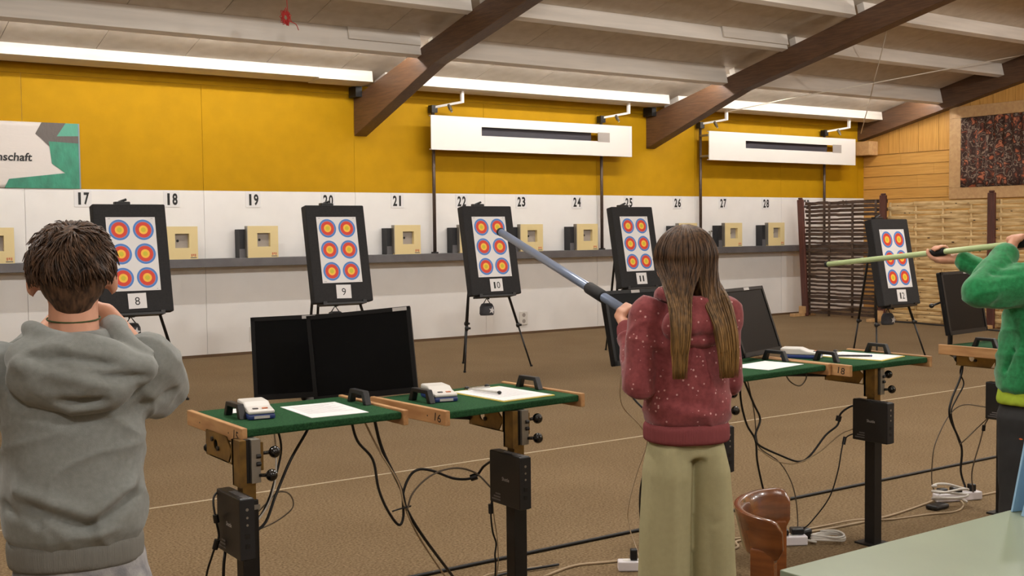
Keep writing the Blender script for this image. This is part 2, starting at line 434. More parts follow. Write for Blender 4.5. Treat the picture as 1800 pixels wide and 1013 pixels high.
# ceiling: slab, panels, purlins and roof beams
SL = math.atan(.245)
RIDGE = 4.9; zr = zceil(RIDGE)
cb = MB()
prof = [(YW, zceil(YW)+.014), (RIDGE, zr+.014), (YB, zr+.014-.245*(RIDGE-YB))]
cb.add([(X, y, z+dz) for X in (XL, XR+.2) for (y, z) in prof for dz in (0, .1)],
       [(0, 2, 8, 6), (2, 4, 10, 8), (1, 7, 9, 3), (3, 9, 11, 5), (0, 1, 3, 2), (2, 3, 5, 4), (6, 8, 9, 7), (8, 10, 11, 9), (0, 6, 7, 1), (4, 5, 11, 10)])
ceiling = struct(cb.build('ceiling', M_panel))
CM = lambda yy: MX(0, yy, zceil(yy), ('X', -SL))
rows = [13.6] + [11.93-1.14*k for k in range(7)]
pm = {}
for ri in range(len(rows)-1):
    ya, yb_ = rows[ri], rows[ri+1]
    L = (ya-yb_)/math.cos(SL)
    for n in range(-10, 15):
        X0 = 2.56+n; X1 = min(X0+1.0, XR)
        if X0 < XL: continue
        if X0 >= XR-.1: continue
        key = (ri == 0, round(X1-X0, 2))
        o = None
        if key not in pm:
            o = MB().box(.003, X1-X0-.003, -L+.003, -.003, -.004, .012).build('ceiling_panel', M_panel, ceiling)
            pm[key] = o.data
        else:
            o = bpy.data.objects.new('ceiling_panel', pm[key]); col.objects.link(o); o.parent = ceiling
        o.location = (X0, ya, zceil(ya)); o.rotation_euler = (-SL, 0, 0)
bays = [(XL, 1.85), (2.06, 7.005), (7.195, 12.135), (12.325, 17.285)]
for k in range(7):
    yy = 11.93-1.14*k; dep = .258 if k == 0 else .2
    for (a, b) in bays:
        M = CM(yy)
        MB().box(a, b, -.0, .11, -dep, 0, M).build('purlin', M_purlin, ceiling, bevel=.004)
# short doubling boards on the purlins next to the beams
for (a, b, yy) in ((6.05, 7.0, 11.92), (10.9, 12.13, 10.78), (9.6, 10.6, 9.64)):
    MB().box(a, b, -.022, .0, -.15, -.002, CM(yy)).build('batten', M_purlin, ceiling)
for (a, b) in [(XL, 1.85), (2.06, 6.25), (6.252, 7.005), (7.195, 12.135), (12.325, 17.285)]:
    dz = .012 if b == 6.25 else 0
    m = MB(); poly = [(13.117, zceil(13.117)), (13.096, 3.437+dz), (13.42, 3.412+dz), (13.42, zceil(13.42))]
    m.add([(X, y, z) for X in (a, b) for (y, z) in poly], [(0, 1, 2, 3), (7, 6, 5, 4), (0, 4, 5, 1), (1, 5, 6, 2), (2, 6, 7, 3), (3, 7, 4, 0)])
    m.build('purlin', M_purlin, ceiling)
def zt(y): return 3.70+.235*(11.916-y)
for i, (a, b) in enumerate([(1.86, 2.05), (7.007, 7.192), (12.137, 12.32), (17.287, 17.47)]):
    if i < 3: bot = [(YW, 2.785), (11.6, 3.49), (RIDGE, 3.49+.218*(11.6-RIDGE))]
    else: bot = [(YW, 3.09), (RIDGE, 3.09+.231*(YW-RIDGE))]
    top = [(RIDGE, zt(RIDGE)), (YW, zt(YW)-.0)]
    if i == 3: top = [(RIDGE, zceil(RIDGE)-.0), (YW, zceil(YW))]
    poly = bot+top; n = len(poly); m = MB()
    m.add([(a, y, z) for (y, z) in poly]+[(b, y, z) for (y, z) in poly],
          [tuple(range(n)), tuple(range(2*n-1, n-1, -1))]+[(j, n+j, n+(j+1) % n, (j+1) % n) for j in range(n)])
    m.build('roof_beam', M_beam, ceiling, bevel=.006)
for n in (0, 1, 2):      # iron shoes where beams meet the wall
    X0 = [1.86, 7.007, 12.137][n]
    MB().box(X0-.09, X0+.0, YW-.25, YW-.05, 3.28, 3.42).build('beam_shoe', M_steel, ceiling)

# window in the right wall: boards around, curtain inside
win = struct(MB().box(XR-.001, XR+.03, 8.3, 11.62, 2.17, 3.345).build('window_1', mat('dark_window', (20, 18, 17), .3)))
for (y0, y1, z0, z1) in ((8.1, 11.845, 3.345, 3.54), (8.1, 11.845, 1.975, 2.168), (11.62, 11.845, 2.168, 3.345), (8.1, 8.3, 2.168, 3.345)):
    MB().box(XR-.035, XR-.002, y0, y1, z0+.001, z1-.001).build('frame_board', M_frame, win, bevel=.004)
m = MB(); NY, NZ = 240, 6
for j in range(NZ+1):
    for i_ in range(NY+1):
        yy = 8.31+(11.61-8.31)*i_/NY; zz = 2.172+(3.342-2.172)*j/NZ
        m.v.append(Vector((XR-.03+.026*math.sin(yy*2*math.pi/.155+.8*math.sin(yy*3.1)), yy, zz)))
for j in range(NZ):
    for i_ in range(NY):
        a = j*(NY+1)+i_; m.f.append((a, a+1, a+NY+2, a+NY+1)); m.mi.append(0)
cur = m.build('curtain', M_curtain, smooth=True); so = cur.modifiers.new('thick', 'SOLIDIFY'); so.thickness = .003
tag(cur, 'dark floral pleated curtain filling the wood-framed window opening', 'curtain')
tag(MB().box(17.19, 17.45, 13.32, 13.6, 2.82, 3.07).build('wall_box', M_frame, bevel=.004), 'small tan wooden box fixed in the corner below the roof beam', 'box')

# ------------------------------------------------------------------ luminaires
for bi, (a, b) in enumerate(bays):
    nn = 3
    for q in range(nn):
        cx = a+(b-a)*(q+.5)/nn
        L = min(1.5, (b-a)/nn-.1)
        yy = 12.17; zz = zceil(yy)-.012
        t = thing('fluorescent_light', 'slim white fluorescent batten hidden behind the first purlin, lighting the target wall', 'light',
                  (cx, yy, zz), 0, 'fluorescent battens behind the first purlin')
        MB().box(-L/2, L/2, -.03, .03, -.05, 0).build('batten_housing', M_lampwhite, t)
        MB().tube([(-L/2+.02, 0, -.07), (L/2-.02, 0, -.07)], .013, 10).build('tube_offscreen' if b < 2 else 'tube', M_tube, t, smooth=True)
for (X0, Y0, Z0) in [(x_, 5.0, 4.6) for x_ in (-1.0, 2.6, 6.2, 10, 14)]+[(x_, -.6, 3.75) for x_ in (-1.0, 2.6, 6.2, 10, 14)]:
    t = thing('ceiling_light', 'long white ceiling luminaire hung over the shooting tables', 'light', (X0, Y0, Z0), 0, 'ceiling luminaires over the shooters')
    MB().box(-.75, .75, -.09, .09, .02, .1).build('lamp_housing', M_lampwhite, t, bevel=.005)
    MB().box(-.73, .73, -.075, .075, .008, .02).build('diffuser', M_lampwhite, t)
    zc = zr-.245*abs(Y0-RIDGE)+.01-Z0
    for sx in (-.6, .6): MB().tube([(sx, 0, .1), (sx, 0, zc)], .006, 6).build('suspension_rod', M_alu, t)
    ld = bpy.data.lights.new('ceiling_lamp_offscreen', 'POINT'); ld.energy = HALL_W if Y0 > 0 else REAR_W; ld.color = HALL_COL; ld.shadow_soft_size = .12
    lo = bpy.data.objects.new('ceiling_lamp_offscreen', ld); col.objects.link(lo); lo.parent = t; lo.location = (0, 0, -.13)

# ================================================================== TARGET WALL FITTINGS
def number_plate(n):
    X0 = lane(n)
    t = thing('lane_number_plate', 'white plate with black number %s at the top of the white wall' % NUMW[n], 'number sign', (X0, YW-.02, 1.842), 0, 'lane number plates')
    MB().box(-.098, .098, -.006, 0, 0, .192).build('plate', M_paper, t, bevel=.001)
    m = MB()
    s_ = str(n)
    for i_, ch in enumerate(s_):
        wd = .03 if ch == '1' else .062
        text_into(m, ch, wd, .142, WALLM(-.039+.078*i_, -.0075, .096), bold=.035)
    m.build('digits', M_ink, t)
for n in range(17, 31): number_plate(n)

proto_box = None
for n in range(16, 29):
    lab = 'cream electronic target box with square window on the grey ledge below number %s' % NUMW[n] if n > 16 else 'cream electronic target box on the grey ledge below the white and green banner'
    t = thing('target_box', lab, 'target box', (lane(n)+.035, 13.43, 1.216), 0, 'target boxes on the ledge')
    if proto_box is None:
        m = MB(); x0, x1, z1 = -.2, .2, .392; a, b, c, d = -.075, .095, .135, .305
        m.box(x0, a, 0, .06, 0, z1).box(b, x1, 0, .06, 0, z1).box(a, b, 0, .06, 0, c).box(a, b, 0, .06, d, z1)
        kids = [m.build('front_plate', M_cream, t),
                MB().box(-.212, -.2, 0, .07, .015, z1-.0).build('side_trim', M_alu, t),
                MB().box(-.285, .12, .06, .205, 0, .352).build('housing', M_housing, t),
                MB().box(-.287, -.2, .052, .06, .0, .11).build('side_foot', M_ledge, t),
                MB().box(a-.005, b+.005, .05, .058, c-.005, d+.005).build('card', M_card, t),
                MB().tube([(-.03, .049, .22), (-.03, .046, .22)], .016, 14).build('bullseye', M_ink, t)]
        m = MB()
        for q in range(3): m.box(.115+.022*q, .13+.022*q, -.002, 0, .03+.01*(q % 2), .062)
        kids.append(m.build('emblem', M_redprint, t))
        m = MB().box(.108, .182, -.0015, 0, .012, .022); kids.append(m.build('emblem', M_ledge, t))
        proto_box = kids
    else:
        for o in proto_box: dupe(o, t)

# banner
ban = thing('banner', 'white and green club banner with black lettering hung on the yellow wall', 'banner', (2.25, YW-.025, 2.05))
bx = lambda l: [(p[0]-2.25, p[1]-2.05) for p in l]
def wav(x_, z_): return .006*math.sin(x_*9+z_*5)+.004*math.sin(x_*21-z_*12)
m = MB(); NX, NZ = 60, 16
for j in range(NZ+1):
    for i_ in range(NX+1):
        xx = -1.3+2.54*i_/NX; zz = .74*j/NZ
        m.v.append(Vector((xx, -.004, zz)))
for j in range(NZ):
    for i_ in range(NX):
        a = j*(NX+1)+i_; m.f.append((a, a+1, a+NX+2, a+NX+1)); m.mi.append(0)
o = m.build('sheet', M_ban, ban, smooth=True); so = o.modifiers.new('thick', 'SOLIDIFY'); so.thickness = .003
PM = WALLM(0, -.008, 0)
for nm, mm, pts, th in (('print', M_bangr, [(3.15, 2.58), (3.49, 2.565), (3.49, 2.05), (2.67, 2.05), (2.72, 2.15), (3.32, 2.225), (3.18, 2.33), (3.16, 2.51)], .001),
                        ('print', M_bandk, [(3.08, 2.79), (3.34, 2.79), (3.24, 2.64), (3.49, 2.65), (3.49, 2.565), (3.15, 2.58), (3.16, 2.52), (3.07, 2.61), (3.01, 2.66)], .001),
                        ('print', M_banlg, [(3.34, 2.79), (3.49, 2.79), (3.49, 2.65), (3.24, 2.64)], .001),
                        ('hem', M_banedge, [(3.475, 2.05), (3.49, 2.05), (3.49, 2.79), (3.475, 2.79)], .002)):
    MB().prism(bx(pts), PM, th).build(nm, mm, ban)
m = MB(); text_into(m, 'nschaft', .37, .093, WALLM(2.785-2.25, -.0095, 2.397-2.05), bold=.02, shear=.12)
m.build('lettering', M_ink, ban)

# hanging light boxes on poles
for (x0, x1, s0, s1, px_, lb) in ((8.01, 11.58, 8.83, 11.0, (8.17, 11.15), 'on two steel poles over numbers 22 to 24'), (13.22, 16.86, 14.06, 16.33, (13.23, 16.27), 'on two steel poles near the wood-panelled wall')):
    t = thing('light_box', 'long white slotted lamp panel '+lb, 'lamp', (x0, 13.35, 1.216), 0, 'slotted lamp panels on the yellow wall')
    zb, zt_, sb, st = 1.41, 1.875, 1.625, 1.747; Lx = x1-x0; a, b = s0-x0, s1-x0
    m = MB(); m.box(0, a, 0, .012, zb, zt_).box(b, Lx, 0, .012, zb, zt_).box(a, b, 0, .012, zb, sb).box(a, b, 0, .012, st, zt_)
    m.build('panel', M_lampwhite, t)
    MB().box(a-.2, b-.17, .06, .16, sb-.05, st+.06).build('lamp_trough', M_navy, t)
    MB().box(b-.09, b+.14, -.003, 0, sb-.01, st+.01).build('cover_plate', M_card, t)
    MB().box(0, Lx, .012, .05, zt_-.012, zt_).build('top_flange', M_lampwhite, t)
    MB().box(0, Lx, .012, .05, zb, zb+.012).build('bottom_flange', M_lampwhite, t)
    for q, pxx in enumerate(px_):
        lx = pxx-x0
        MB().tube([(lx, .21, .0), (lx, .21, 2.02)], .024, 12).build('pole', M_pole, t, smooth=True)
        MB().tube([(lx, .21, .0), (lx, .21, .02)], .05, 14).build('pole_foot', M_steel, t)
        MB().box(lx-.03, lx+.03, .012, .19, zb+.05, zb+.08).box(lx-.03, lx+.03, .012, .19, zt_-.08, zt_-.05).build('pole_clamp', M_alu, t)
        MB().box(lx-.045, lx+.045, .16, .26, 1.93, 2.03).build('bracket', M_steel, t)
        m = MB(); m.bar((lx, .2, 2.0), (lx+.28, -.1, 2.06), .035, .03); m.box(lx+.262, lx+.30, -.12, -.08, 2.05, 2.225)
        ar = m.build('support_arm', M_lampwhite, t)
        MB().tube([(lx+.15, .04, 2.03), (lx+.16, .0, 1.955)], .026, 12).tube([(lx+.16, 0, 1.955), (lx+.165, -.015, 1.93)], .016, 10).build('spot', M_chrome, ar, smooth=False)

# small fittings low on the white wall
t = thing('vent_grille', 'small white louvred vent low on the white wall beside the monitors', 'vent', (5.55, YW-.02, .155))
MB().box(-.065, .065, -.012, 0, 0, .19).build('plate', M_socket, t, bevel=.003)
for q in range(8): MB().box(-.05, .05, -.016, -.011, .022+.02*q, .03+.02*q).build('louvre', M_card, t)
t = thing('wall_socket', 'white double wall socket low on the wall behind target 10', 'socket', (9.71, YW-.02, .135))
MB().box(-.07, .07, -.02, 0, 0, .2).build('plate', M_socket, t, bevel=.005)
for q in (.055, .145): MB().tube([(0, -.021, q), (0, -.0185, q)], .03, 14).build('socket_insert', M_card, t)
t = thing('wire_bracket', 'small white open wire frame on the wall left of box 27', 'bracket', (13.45, YW-.02, 1.3))
MB().tube(smooth_path([(.05, 0, .02), (.05, -.07, .02), (.0, -.08, .02), (0, -.08, .17), (.05, -.07, .17), (.05, 0, .17)], 4), .01, 8).build('bracket', M_alu, t, smooth=True)

# red yarn and strings from the ceiling
t = thing('red_yarn', 'tangle of red yarn dangling from the ceiling', 'yarn', (4.9, 11.0, 3.72))
pts = [(0, 0, zceil(11.0)-3.72), (.0, 0, .3), (.01, 0, .1)]
r2 = random.Random(3)
for q in range(46):
    a = q*2.4; rr = .035+.045*r2.random()
    pts.append((.0+rr*math.cos(a)*.8-.01, .5*rr*math.sin(a*1.3), rr*math.sin(a)*1.2))
pts += [(.03, 0, -.03), (.1, 0, -.06), (.13, 0, -.12)]
MB().tube(smooth_path(pts, 4), .004, 6).build('strand', M_redyarn, t, smooth=True)
tag(MB().tube(smooth_path([(13.56, 10.2, 4.29), (13.688, 10.4, 3.964), (14.19, 10.9, 3.686), (15.494, 12.0, 3.54), (17.209, 13.5, 3.248), (17.29, 13.565, 3.225)], 5), .008, 6).build('hanging_string', M_string), 'white string running steeply down from a purlin to the wall corner', 'string')
tag(MB().tube(smooth_path([(17.29, 10.34, 4.24), (15.566, 10.58, 3.915), (14.294, 11.0, 3.66), (13.518, 11.8, 3.488), (13.50, 13.25, 3.395)], 6), .008, 6).build('hanging_string', M_string), 'white string crossing under the ceiling from the end beam to the lamp bracket', 'string')

# ------------------------------------------------------------------ fences
sf = thing('slat_fence', 'dark brown woven slat fence standing in front of lane numbers 29 and 30', 'fence', (15.4, 12.45, 0))
def fpost(par, y, lean, z1, mname='post'):
    m = MB(); m.bar((-.05, y+lean, 0.0), (-.05, y, z1-.03), .12, .05, upv=(1, 0, 0))
    m.bar((-.05, y, z1-.03), (-.05, y, z1), .08, .045, upv=(1, 0, 0))
    return m.build(mname, M_fencepost, par, bevel=.012)
fpost(sf, .86, -.12, 2.03); fpost(sf, -.84, .02, 2.05)
for y in (.78, -.8):
    MB().box(-.35, .2, y-.05, y+.05, 0, .05).build('foot_block', M_frame, sf, bevel=.004)
    MB().box(-.1, 0, y-.07, y+.07, .05, .17).build('foot_block', M_frame, sf, bevel=.004)
stak = [.7, .28, -.2, -.66]
for y in stak: MB().tube([(0, y, .02), (0, y, 1.95)], .02, 8).build('stake', M_slat, sf, smooth=True)
r3 = random.Random(11)
for k in range(29):
    zz = .05+k*.066; m = MB(); N = 30; hh = .043+.014*r3.random()
    if r3.random() < .3: hh = .036
    amp = .024*(1 if k % 2 else -1); ph = r3.random()*.3
    drop = [r3.uniform(-.006, .006) for _ in range(8)]
    for i_ in range(N+1):
        yy = -.84+1.66*i_/N; xx = amp*math.cos((yy-.7)*math.pi/.46+ph)
        dz = drop[int(i_*7/N)]
        for (ax, az) in ((-.004, 0), (.004, 0), (.004, hh), (-.004, hh)): m.v.append(Vector((xx+ax, yy-.04*zz/2, zz+az+dz)))
    for i_ in range(N):
        for c in range(4):
            m.f.append((i_*4+c, i_*4+(c+1) % 4, (i_+1)*4+(c+1) % 4, (i_+1)*4+c)); m.mi.append(0)
    m.f += [(3, 2, 1, 0), (N*4, N*4+1, N*4+2, N*4+3)]; m.mi += [0, 0]
    m.build('slat', M_slat, sf)

bf = thing('bamboo_fence', 'pale split-bamboo woven fence along the wood-panelled wall', 'fence', (15.45, 9.6, 0))
fpost(bf, .15, 0, 2.03); fpost(bf, -1.7, 0, 2.03)
for y in (.15, -1.7): MB().box(-.25, .15, y-.05, y+.05, 0, .05).build('foot_block', M_frame, bf, bevel=.004)
ys = [1.95-.48*q for q in range(12)]
for y in ys: MB().tube([(0, y, .02), (0, y, 1.9)], .018, 8).build('stake', M_bamboo, bf, smooth=True)
for k in range(29):
    zz = .015+k*.065
    y0 = 1.98; first = True
    while y0 > -3.3:
        L = r3.choice((.96, .96, 1.44, 1.92)) if not first else r3.choice((.48, .96, 1.44))
        first = False; y1 = max(y0-L, -3.35)
        m = MB(); N = max(8, int((y0-y1)/.08)); amp = .02*(1 if k % 2 else -1); hh = r3.uniform(.05, .066); dz = r3.uniform(-.006, .006); tl_ = r3.uniform(-.008, .008)
        for i_ in range(N+1):
            yy = y0-.004-(y0-y1-.008)*i_/N; xx = -amp*math.cos((yy-1.95)*math.pi/.48)
            for (ax, az) in ((-.005, 0), (.004, .0), (.004, hh), (-.005, hh), (-.011, hh*.5)):
                m.v.append(Vector((xx+ax, yy, zz+az+dz+tl_*i_/N)))
        for i_ in range(N):
            for c in range(5):
                m.f.append((i_*5+c, (i_+1)*5+c, (i_+1)*5+(c+1) % 5, i_*5+(c+1) % 5)); m.mi.append(0)
        m.f += [(0, 1, 2, 3, 4), tuple(N*5+c for c in (4, 3, 2, 1, 0))]; m.mi += [0, 0]
        for q in range(r3.choice((0, 1, 1, 2))):
            yk = r3.uniform(y1+.06, y0-.06); xx = -amp*math.cos((yk-1.95)*math.pi/.48)
            m.box(xx-.0125, xx-.002, yk-.03*r3.random()-.006, yk+.006, zz+hh*.2+dz, zz+hh*.2+r3.uniform(.006, .018)+dz, mi=1)
        m.build('bamboo_strip', [M_bamboo, M_knot], bf)
        y0 = y1

# ================================================================== EASELS AND TARGETS
def star_poly(r):
    return [((r if k % 2 == 0 else r*.42)*math.sin(k*math.pi/5), (r if k % 2 == 0 else r*.42)*math.cos(k*math.pi/5)) for k in range(10)]
EPL = {8: 'next to the child in grey', 9: 'behind the two overlapping monitors', 10: 'in front of lane numbers 22 and 23', 11: 'behind the long-haired girl', 12: 'in front of the dark slat fence'}
BPL = {8: 'beside the child in grey', 9: 'above two monitors', 10: 'at the blue blowgun tip', 11: 'behind the girl', 12: 'crossed by the green blowgun'}
spot_me = None
def easel(n, X0, Y0, dz=0.0, bag=True, extra=''):
    t = thing('easel', 'black folding tripod easel '+EPL[n], 'easel', (X0, Y0, 0), 0, 'tripod easels')
    zt_ = 1.78+dz
    fyl = .05-.2106*dz
    for (fx, fy, ax, ay, part) in ((-.47, fyl, -.10, .425, 'leg'), (.41, fyl, .0, .425, 'leg'), (-.03, .77, -.05, .46, 'leg')):
        f = Vector((fx, fy, 0)); a = Vector((ax, ay, zt_)); k_ = f.lerp(a, .26)
        m = MB(); m.tube([f, k_], .010, 8); m.tube([k_, a], .0145, 8)
        o = m.build('leg', M_black, t, smooth=True)
        m = MB(); m.ell(k_, (.024, .024, .03), nu=10, nv=6); m.ell(k_+Vector((.03, -.01, 0)), (.014, .014, .014), nu=8, nv=5)
        m.build('clamp', M_black, o, smooth=True)
        MB().tube([f, f+Vector((0, 0, .02))], .015, 8).build('rubber_foot', M_black, o)
    MB().box(-.09, .05, .41, .48, zt_-.03, zt_+.035).build('head', M_black, t, bevel=.01)
    MB().tube([(-.05, .44, zt_+.03), (.02, .44, zt_+.055)], .012, 8).build('top_knob', M_black, t)
    TM = MX(0, .1, .816+dz, ('X', -math.atan2(.19, .975)))
    m = MB(); m.box(-.24, .24, -.012, .125, -.02, 0, TM); m.box(-.24, -.2, -.014, -.001, -.005, .015, TM); m.box(.2, .24, -.014, -.001, -.005, .015, TM)
    m.build('tray', M_black, t)
    # board
    B = thing('target_board', 'black foam board with six-spot archery sheet, number %s, %s' % (NUMW[n], BPL[n]), 'target', (X0, Y0, 0), 0, 'six-spot target boards')
    bh, bw, th = .992, .652, .105
    lean = math.atan2(.19, .975)
    M = MX(0, .1, .816+dz, ('X', -lean))
    MB().box(-bw/2, bw/2, 0, th, 0, bh, M).build('foam_block', M_foam, B, bevel=.012)
    pw, ph = .44, .672
    PMt = M @ MX(.0, -.002, .198+ph/2, ('X', R(90)))
    pp = MB().prism([(-pw/2, -ph/2), (pw/2, -ph/2), (pw/2, ph/2), (-pw/2, ph/2)], PMt, .0015).build('target_sheet', M_paper, B)
    global spot_me
    for iy in (-1, 0, 1):
        for ix in (-1, 1):
            if spot_me is None:
                m = MB(); rr = [.094, .079, .072, .040, .022, 0]; N = 36
                for q in range(5):
                    ro, rin = rr[q], rr[q+1]
                    vo = [(ro*math.cos(2*math.pi*k/N), ro*math.sin(2*math.pi*k/N), 0) for k in range(N)]
                    if rin > 0:
                        vi = [(rin*math.cos(2*math.pi*k/N), rin*math.sin(2*math.pi*k/N), 0) for k in range(N)]
                        m.add(vo+vi, [(k, (k+1) % N, N+(k+1) % N, N+k) for k in range(N)], q)
                    else: m.add(vo, [tuple(range(N))], q)
                o = m.build('target_spot', [M_blue, M_lblue, M_red, M_yel, M_grn], pp); spot_me = o.data
            else:
                o = bpy.data.objects.new('target_spot', spot_me); col.objects.link(o); o.parent = pp
            o.matrix_local = PMt @ Matrix.Translation((ix*.107, iy*.219, .0022))
    for (sx, sy, wd) in ((-.19, .322, .02), (.19, .322, .02), (-.19, -.322, .03), (.19, -.322, .012)):
        MB().prism([(sx-wd/2, sy-.003), (sx+wd/2, sy-.003), (sx+wd/2, sy+.003), (sx-wd/2, sy+.003)], PMt @ Matrix.Translation((0, 0, .0016)), .0004).build('fine_print', M_papershade, pp)
    NM = M @ MX(.0, -.003, .107, ('X', R(90)), ('Z', R(r3.uniform(-2, 2))))
    nc = MB().prism([(-.082, -.068), (.08, -.07), (.083, .068), (-.08, .07)], NM, .0015).build('number_card', M_paper, B)
    m = MB(); sn = str(n)
    for i_, ch in enumerate(sn):
        wd = .022 if ch == '1' else .044
        text_into(m, ch, wd, .072, NM @ Matrix.Translation(((i_-(len(sn)-1)/2)*.05, -.002, .0022)), bold=.0)
    m.build('digits', M_ink, nc)
    if bag:
        G = thing('weight_bag', 'charcoal canvas weight bag with pale star hanging under board %s' % NUMW[n], 'bag', (X0, Y0, 0), 0, 'star weight bags')
        zb = .58+dz
        m = MB(); m.loft([(-.01, .3, zb, .078, .05), (-.01, .3, zb+.02, .088, .058), (-.01, .3, zb+.09, .084, .055), (-.01, .3, zb+.125, .066, .04), (-.01, .3, zb+.132, .05, .03)], 20)
        o = m.build('pouch', M_bag, G, smooth=True)
        MB().prism(star_poly(.042), MX(.02, .243, zb+.055, ('X', R(90)), ('Z', R(-12))), .004).build('star', M_star, G)
        MB().tube([(-.06, .3, zb+.12), (-.01, .3, .768+dz), (.04, .3, zb+.12)], .006, 6).build('strap', M_black, G)
        MB().tube([(-.06, .18, .769+dz), (-.01, .3, .766+dz), (.03, .32, .768+dz)], .008, 6).build('hook', M_black, t)
easel(8, 3.09, 10.16); easel(9, 5.17, 10.24); easel(10, 7.02, 10.24); easel(11, 9.19, 10.31); easel(12, 11.02, 7.96, -.19)

# ================================================================== SHOOTING TABLES
PZ = .87
TPL = {15: 'green felt shooting table with a loose white sheet, under the two overlapping monitors', 16: 'green felt shooting table with yellow clipboard and white controller', 17: 'green felt shooting table with one white sheet, beside the long-haired girl', 18: 'green felt shooting table with clipboard and controller, in front of easel twelve'}
MPL = {15: 'the table below two monitors', 16: 'the table with the yellow clipboard', 17: 'the table behind the long-haired girl', 18: 'the table between chair and child in green', 19: 'the table behind the child in green'}
def shooting_table(n, post, mid, wd, rz, zt_=PZ, lab=None, hy=(.19, .2)):
    px, py = post
    t = thing('shooting_table', lab or TPL[n], 'table', (px, py, 0), 0, 'shooting tables on steel posts')
    M = MX(mid[0]-px, mid[1]-py, 0, ('Z', rz)); D = .475; h = wd/2
    MB().box(-h, h, 0, D, zt_-.026, zt_, M).build('felt_top', M_felt, t, bevel=.006)
    for s in (-1, 1):
        xa, xb = (-h-.02, -h) if s < 0 else (h, h+.02)
        o = MB().box(xa, xb, -.012, D+.01, zt_-.047, zt_+.006, M).build('end_board', M_pine, t, bevel=.003)
        if s < 0 and n:
            m = MB(); text_into(m, str(n), .038, .03, M @ MX(-h-.0206, .035, zt_-.022, ('Z', R(-90)), ('X', R(90)), ('Z', R(-8))), bold=.0)
            m.build('marked_number', M_ink, o)
            for q in (.1, .36): MB().tube([M @ Vector((-h-.0205, q, zt_-.022)), M @ Vector((-h-.019, q, zt_-.022))], .003, 8).build('screw', M_steel, o)
        hx = s*(h-.045)
        m = MB(); y0 = hy[0] if s < 0 else hy[1]
        prof = [(0, 0), (.026, 0), (.036, .034), (.114, .034), (.124, 0), (.15, 0), (.127, .05), (.023, .05)]
        A = M @ MX(hx+.012, y0, zt_, ('Z', R(90)), ('X', R(90)))
        n_ = len(prof)
        m.prism(prof, A, .024); m.build('handle', M_black, t, bevel=.003)
    # post and clamp
    MB().box(-.028, .028, -.028, .028, 0, .66).build('post', M_steel, t, bevel=.003)
    MB().box(-.06, .06, -.06, .06, 0, .008).build('post_foot', M_steel, t)
    MB().box(-.022, .022, -.022, .022, .66, .715).build('inner_post', M_zinc, t)
    m = MB(); m.box(-.034, -.012, -.032, .03, .705, zt_-.027); m.box(-.034, .034, .02, .03, .705, zt_-.027); br = m.build('bracket', M_zinc, t)
    MB().box(-.012, .004, -.024, .02, .715, zt_-.027).build('slide', M_steel, t)
    MB().box(.004, .034, -.036, .02, .715, zt_-.027).build('clamp_block', M_alu, t)
    MB().box(.0345, .05, -.02, .02, .75, zt_-.04).build('clamp_plate', M_zinc, t)
    m = MB(); ya, yb_ = .03, .26; xx = -.036; hz = (zt_-.06, .16)
    # wing plate with a round hole
    N = 16; za, zb = zt_-.11, zt_-.027; cy, cz, rr = .17, zt_-.065, .017
    ring = [(cy+rr*math.cos(2*math.pi*k/N), cz+rr*math.sin(2*math.pi*k/N)) for k in range(N)]
    def edge(k):
        a = 2*math.pi*k/N; c, s = math.cos(a), math.sin(a)
        tt = min((((yb_ if c > 0 else ya)-cy)/c) if abs(c) > 1e-6 else 9, (((zb if s > 0 else za)-cz)/s) if abs(s) > 1e-6 else 9)
        return (cy+c*tt, cz+s*tt)
    outer = [edge(k) for k in range(N)]
    for s_, dx in ((1, 0), (-1, .005)):
        vs_ = [(xx+dx, a, b) for a, b in ring]+[(xx+dx, a, b) for a, b in outer]
        m.add(vs_, [((k, (k+1) % N, N+(k+1) % N, N+k) if s_ > 0 else (N+k, N+(k+1) % N, (k+1) % N, k)) for k in range(N)])
    m.box(xx, xx+.005, ya, ya+.004, za, zb).box(xx, xx+.005, yb_-.004, yb_, za, zb).box(xx, xx+.005, ya, yb_, za, za+.004)
    m.build('wing_plate', M_zinc, br)
    for (ky, kz) in ((.145, zt_-.075), (.195, zt_-.05)): MB().tube([(xx-.006, ky, kz), (xx, ky, kz)], .008, 8).build('bolt', M_steel, br)
    for (kx, ky, kz) in ((.09, -.015, .803), (.062, -.055, .738)):
        m = MB(); m.ell((kx, ky, kz), (.0195, .0195, .0195), nu=16, nv=10); m.tube([(.03, ky*.6, kz), (kx, ky, kz)], .006, 8)
        m.build('knob', M_knob, t, smooth=True)
    for kz in (.775, .8): MB().tube([(.034, -.037, kz), (.02, -.036, kz)], .007, 10).build('bolt', M_steel, t)
    return t
POSTS = {15: (1.363, 3.44), 16: (2.409, 3.44), 17: (3.439, 3.44), 18: (4.47, 3.43), 19: (5.47, 3.38)}
shooting_table(15, POSTS[15], (1.655, 3.455), .57, R(.5), .88)
shooting_table(16, POSTS[16], (2.405, 3.425), .62, R(4))
shooting_table(17, POSTS[17], (3.86, 3.455), .66, R(4))
shooting_table(18, POSTS[18], (4.52, 3.375), .575, R(0), hy=(.12, .2))
shooting_table(0, POSTS[19], (5.66, 3.2), .60, R(0), lab='green felt shooting table partly behind the child in the green fleece')

